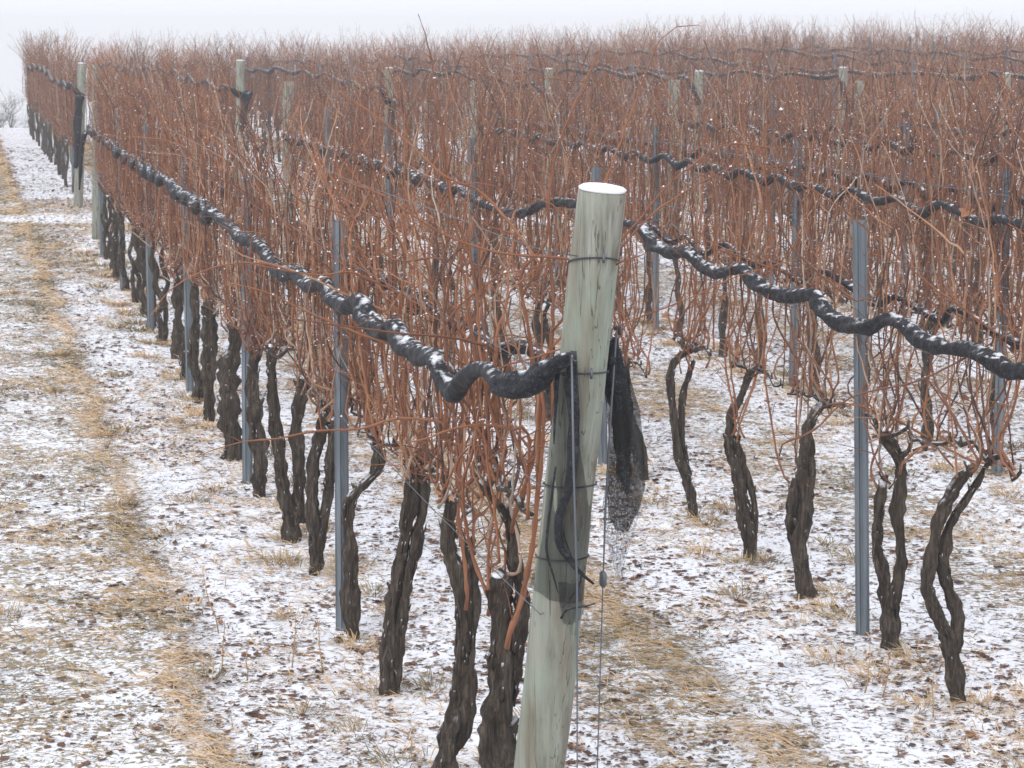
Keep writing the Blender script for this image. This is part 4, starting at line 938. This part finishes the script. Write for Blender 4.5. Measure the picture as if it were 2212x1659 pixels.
# ------------------------------------------------------------------ guy rods at the foreground post
def rod(pts, label, tens=None):
    mb = MB(); o0 = pts[0].copy(); mb.tube([p - o0 for p in pts], [0.0032 if i < 3 else 0.0018 for i in range(len(pts))], 8)
    root = empty('anchor_wire', o0); tag(root, label, 'wire', 'anchor wires at the foreground post'); link('rod', mb.mesh('rod', [WIRE]), root)
    mb = MB(); mb.tube([Vector((-0.006, 0, 0.012)), Vector((0.008, -0.004, 0.016)), Vector((0.010, 0, -0.004))], [0.006, 0.007, 0.005], 8); mb.octa(Vector((0, -0.004, 0.014)), 0.010, 0.008, 0); link('hook', mb.mesh('hook', [DARKWIRE]), root)
    if tens is not None:
        mb = MB(); t_ = tens - o0; mb.tube([t_ + Vector((0, 0, 0.024)), t_ + Vector((0, 0, 0.018)), t_ + Vector((0, 0, -0.016)), t_ + Vector((0, 0, -0.024))], [0.006, 0.014, 0.0145, 0.006], 14, flat=0.6); link('tensioner', mb.mesh('tensioner', [WIRE]), root)
rod([Vector((0.160, 5.93, 1.548)), Vector((0.166, 5.915, 1.25)), Vector((0.177, 5.92, 0.93)), Vector((0.178, 5.86, 0.38)), Vector((0.178, 5.8, -0.12))], 'straight grey anchor wire running down the front of the foreground post')
rod([Vector((0.288, 6.12, 1.59)), Vector((0.274, 6.13, 1.35)), Vector((0.262, 6.14, 1.087)), Vector((0.257, 6.15, 0.88)), Vector((0.244, 6.15, 0.33)), Vector((0.236, 6.15, -0.12))], 'grey anchor wire with a small round tensioner right of the foreground post', Vector((0.257, 6.15, 0.885)))

# ------------------------------------------------------------------ dry weeds
WX = [(470, 1366, 150, -30), (481, 1440, 110, 6), (532, 1470, 100, 5), (631, 1440, 120, 6), (697, 1453, 130, -10), (1870, 1490, 120, 8), (1905, 1500, 110, 14), (2015, 1540, 105, -3)]
WL = ['tall thin dry weed stalk leaning left in the snow band', 'short dry weed with curled leaves, second from left in the snow band', 'pale bare weed stalk in the snow between two leafier ones',
      'dry weed with hanging brown leaves left of the trunks', 'crooked dry weed stalk nearest to the trunk with the grass tuft', 'reddish dry weed in the snow below the front steel post', 'reddish forked dry weed right below the front steel post', 'bent straw stalk at the foot of the loop-shaped trunk']
for (X, Y, H_, dx), lab in zip(WX, WL):
    v = Vector(((X - 1106), 0, 0)) + UPV * (829.5 - Y) + FW * 4830; t = (-0.11 - 2.41) / v.z; p = CAM + v * t; p.z = gz(p.x, p.y)
    sc_ = px(p)[2] / 4830; h = H_ * sc_ * 0.95; lx = dx * sc_; rng = random.Random(X)
    root = empty('dry_weed', p); tag(root, lab, 'weed', 'dry weeds in the snow'); mb = MB()
    pts = [Vector((lx * t_ + rng.gauss(0, 0.004), rng.gauss(0, 0.01), h * t_)) for t_ in (0, .25, .5, .75, 1)]
    mb.tube(pts, [0.0035, 0.003, 0.0026, 0.002, 0.0012], 5, 0.45); link('stem', mb.mesh('stem', [GRASS]), root)
    if 'bare' not in lab and 'straw' not in lab:
        mb = MB()
        for _ in range(9):
            t_ = rng.uniform(0.2, 1); leaf(mb, Vector((lx * t_ + rng.gauss(0, 0.008), 0, h * t_)), rng.uniform(0.007, 0.016), rng)
        link('leaf', mb.mesh('leaf', [LEAF], False), root)

# ------------------------------------------------------------------ faint shrubs beyond the crest, far left
def shrub(loc, h, seed, label):
    rng = random.Random(seed); root = empty('bare_shrub', loc); tag(root, label, 'shrub', 'faint shrubs beyond the crest'); mt = MB(); mt.tube([Vector((0, 0, -0.2)), Vector((0.1, 0, h * 0.35))], [0.07, 0.04], 8)
    link('trunk', mt.mesh('trunk', [TRUNK]), root); mb = MB()
    def grow(p, d, L, r, k):
        pts = [p]; q = p
        for _ in range(3): d = (d + Vector((rng.gauss(0, .2), rng.gauss(0, .2), rng.gauss(0.05, .12)))).normalized(); q = q + d * L / 3; pts.append(q)
        mb.tube(pts, [r, r * .85, r * .7, r * .5], 4 if k > 1 else 3, 0.1, 0, cap=False)
        if k:
            for _ in range(4): grow(pts[rng.randrange(1, 4)], (d + Vector((rng.gauss(0, .6), rng.gauss(0, .6), rng.gauss(.1, .3)))).normalized(), L * .68, r * .55, k - 1)
    for _ in range(5): grow(Vector((0.1, 0, h * 0.3)), Vector((rng.gauss(0, .5), rng.gauss(0, .5), 1)).normalized(), h * 0.32, 0.03, 3)
    link('branches', mb.mesh('branches', [TRUNK]), root)
for X, y, h, lab in ((30, 118, 3.9, 'faint bare shrub in mist at the left edge beyond the grass track'), (-14, 122, 3.6, 'faint bare shrub cut by the left edge in the mist')):
    x = (X - 1106) * y / 4830; shrub(Vector((x, y, gz(x, y) - 0.1)), h, X, lab)

build_litter(); build_grass()

# ------------------------------------------------------------------ winter mist
def haze():
    x0, x1, y0, y1, z0, z1 = -150, 150, -4, 180, gz(0, 179) - 2.5, 3.6
    v = [(x, y, z) for x in (x0, x1) for y in (y0, y1) for z in (z0, z1)]
    f = [(0, 1, 3, 2), (4, 6, 7, 5), (0, 4, 5, 1), (2, 3, 7, 6), (0, 2, 6, 4), (1, 5, 7, 3)]
    me = bpy.data.meshes.new('haze'); me.from_pydata(v, [], f); m = bpy.data.materials.new('mist'); m.use_nodes = True; t = m.node_tree; t.nodes.clear()
    pv = t.nodes.new('ShaderNodeVolumePrincipled'); pv.inputs['Color'].default_value = (0.93, 0.94, 0.97, 1); pv.inputs['Density'].default_value = HAZE; pv.inputs['Anisotropy'].default_value = 0.0
    o = t.nodes.new('ShaderNodeOutputMaterial'); t.links.new(pv.outputs[0], o.inputs['Volume']); me.materials.append(m)
    tag(link('haze', me), 'pale winter mist softening the far rows of vines', 'haze', kind='stuff')
HAZE = 0.0028
haze()
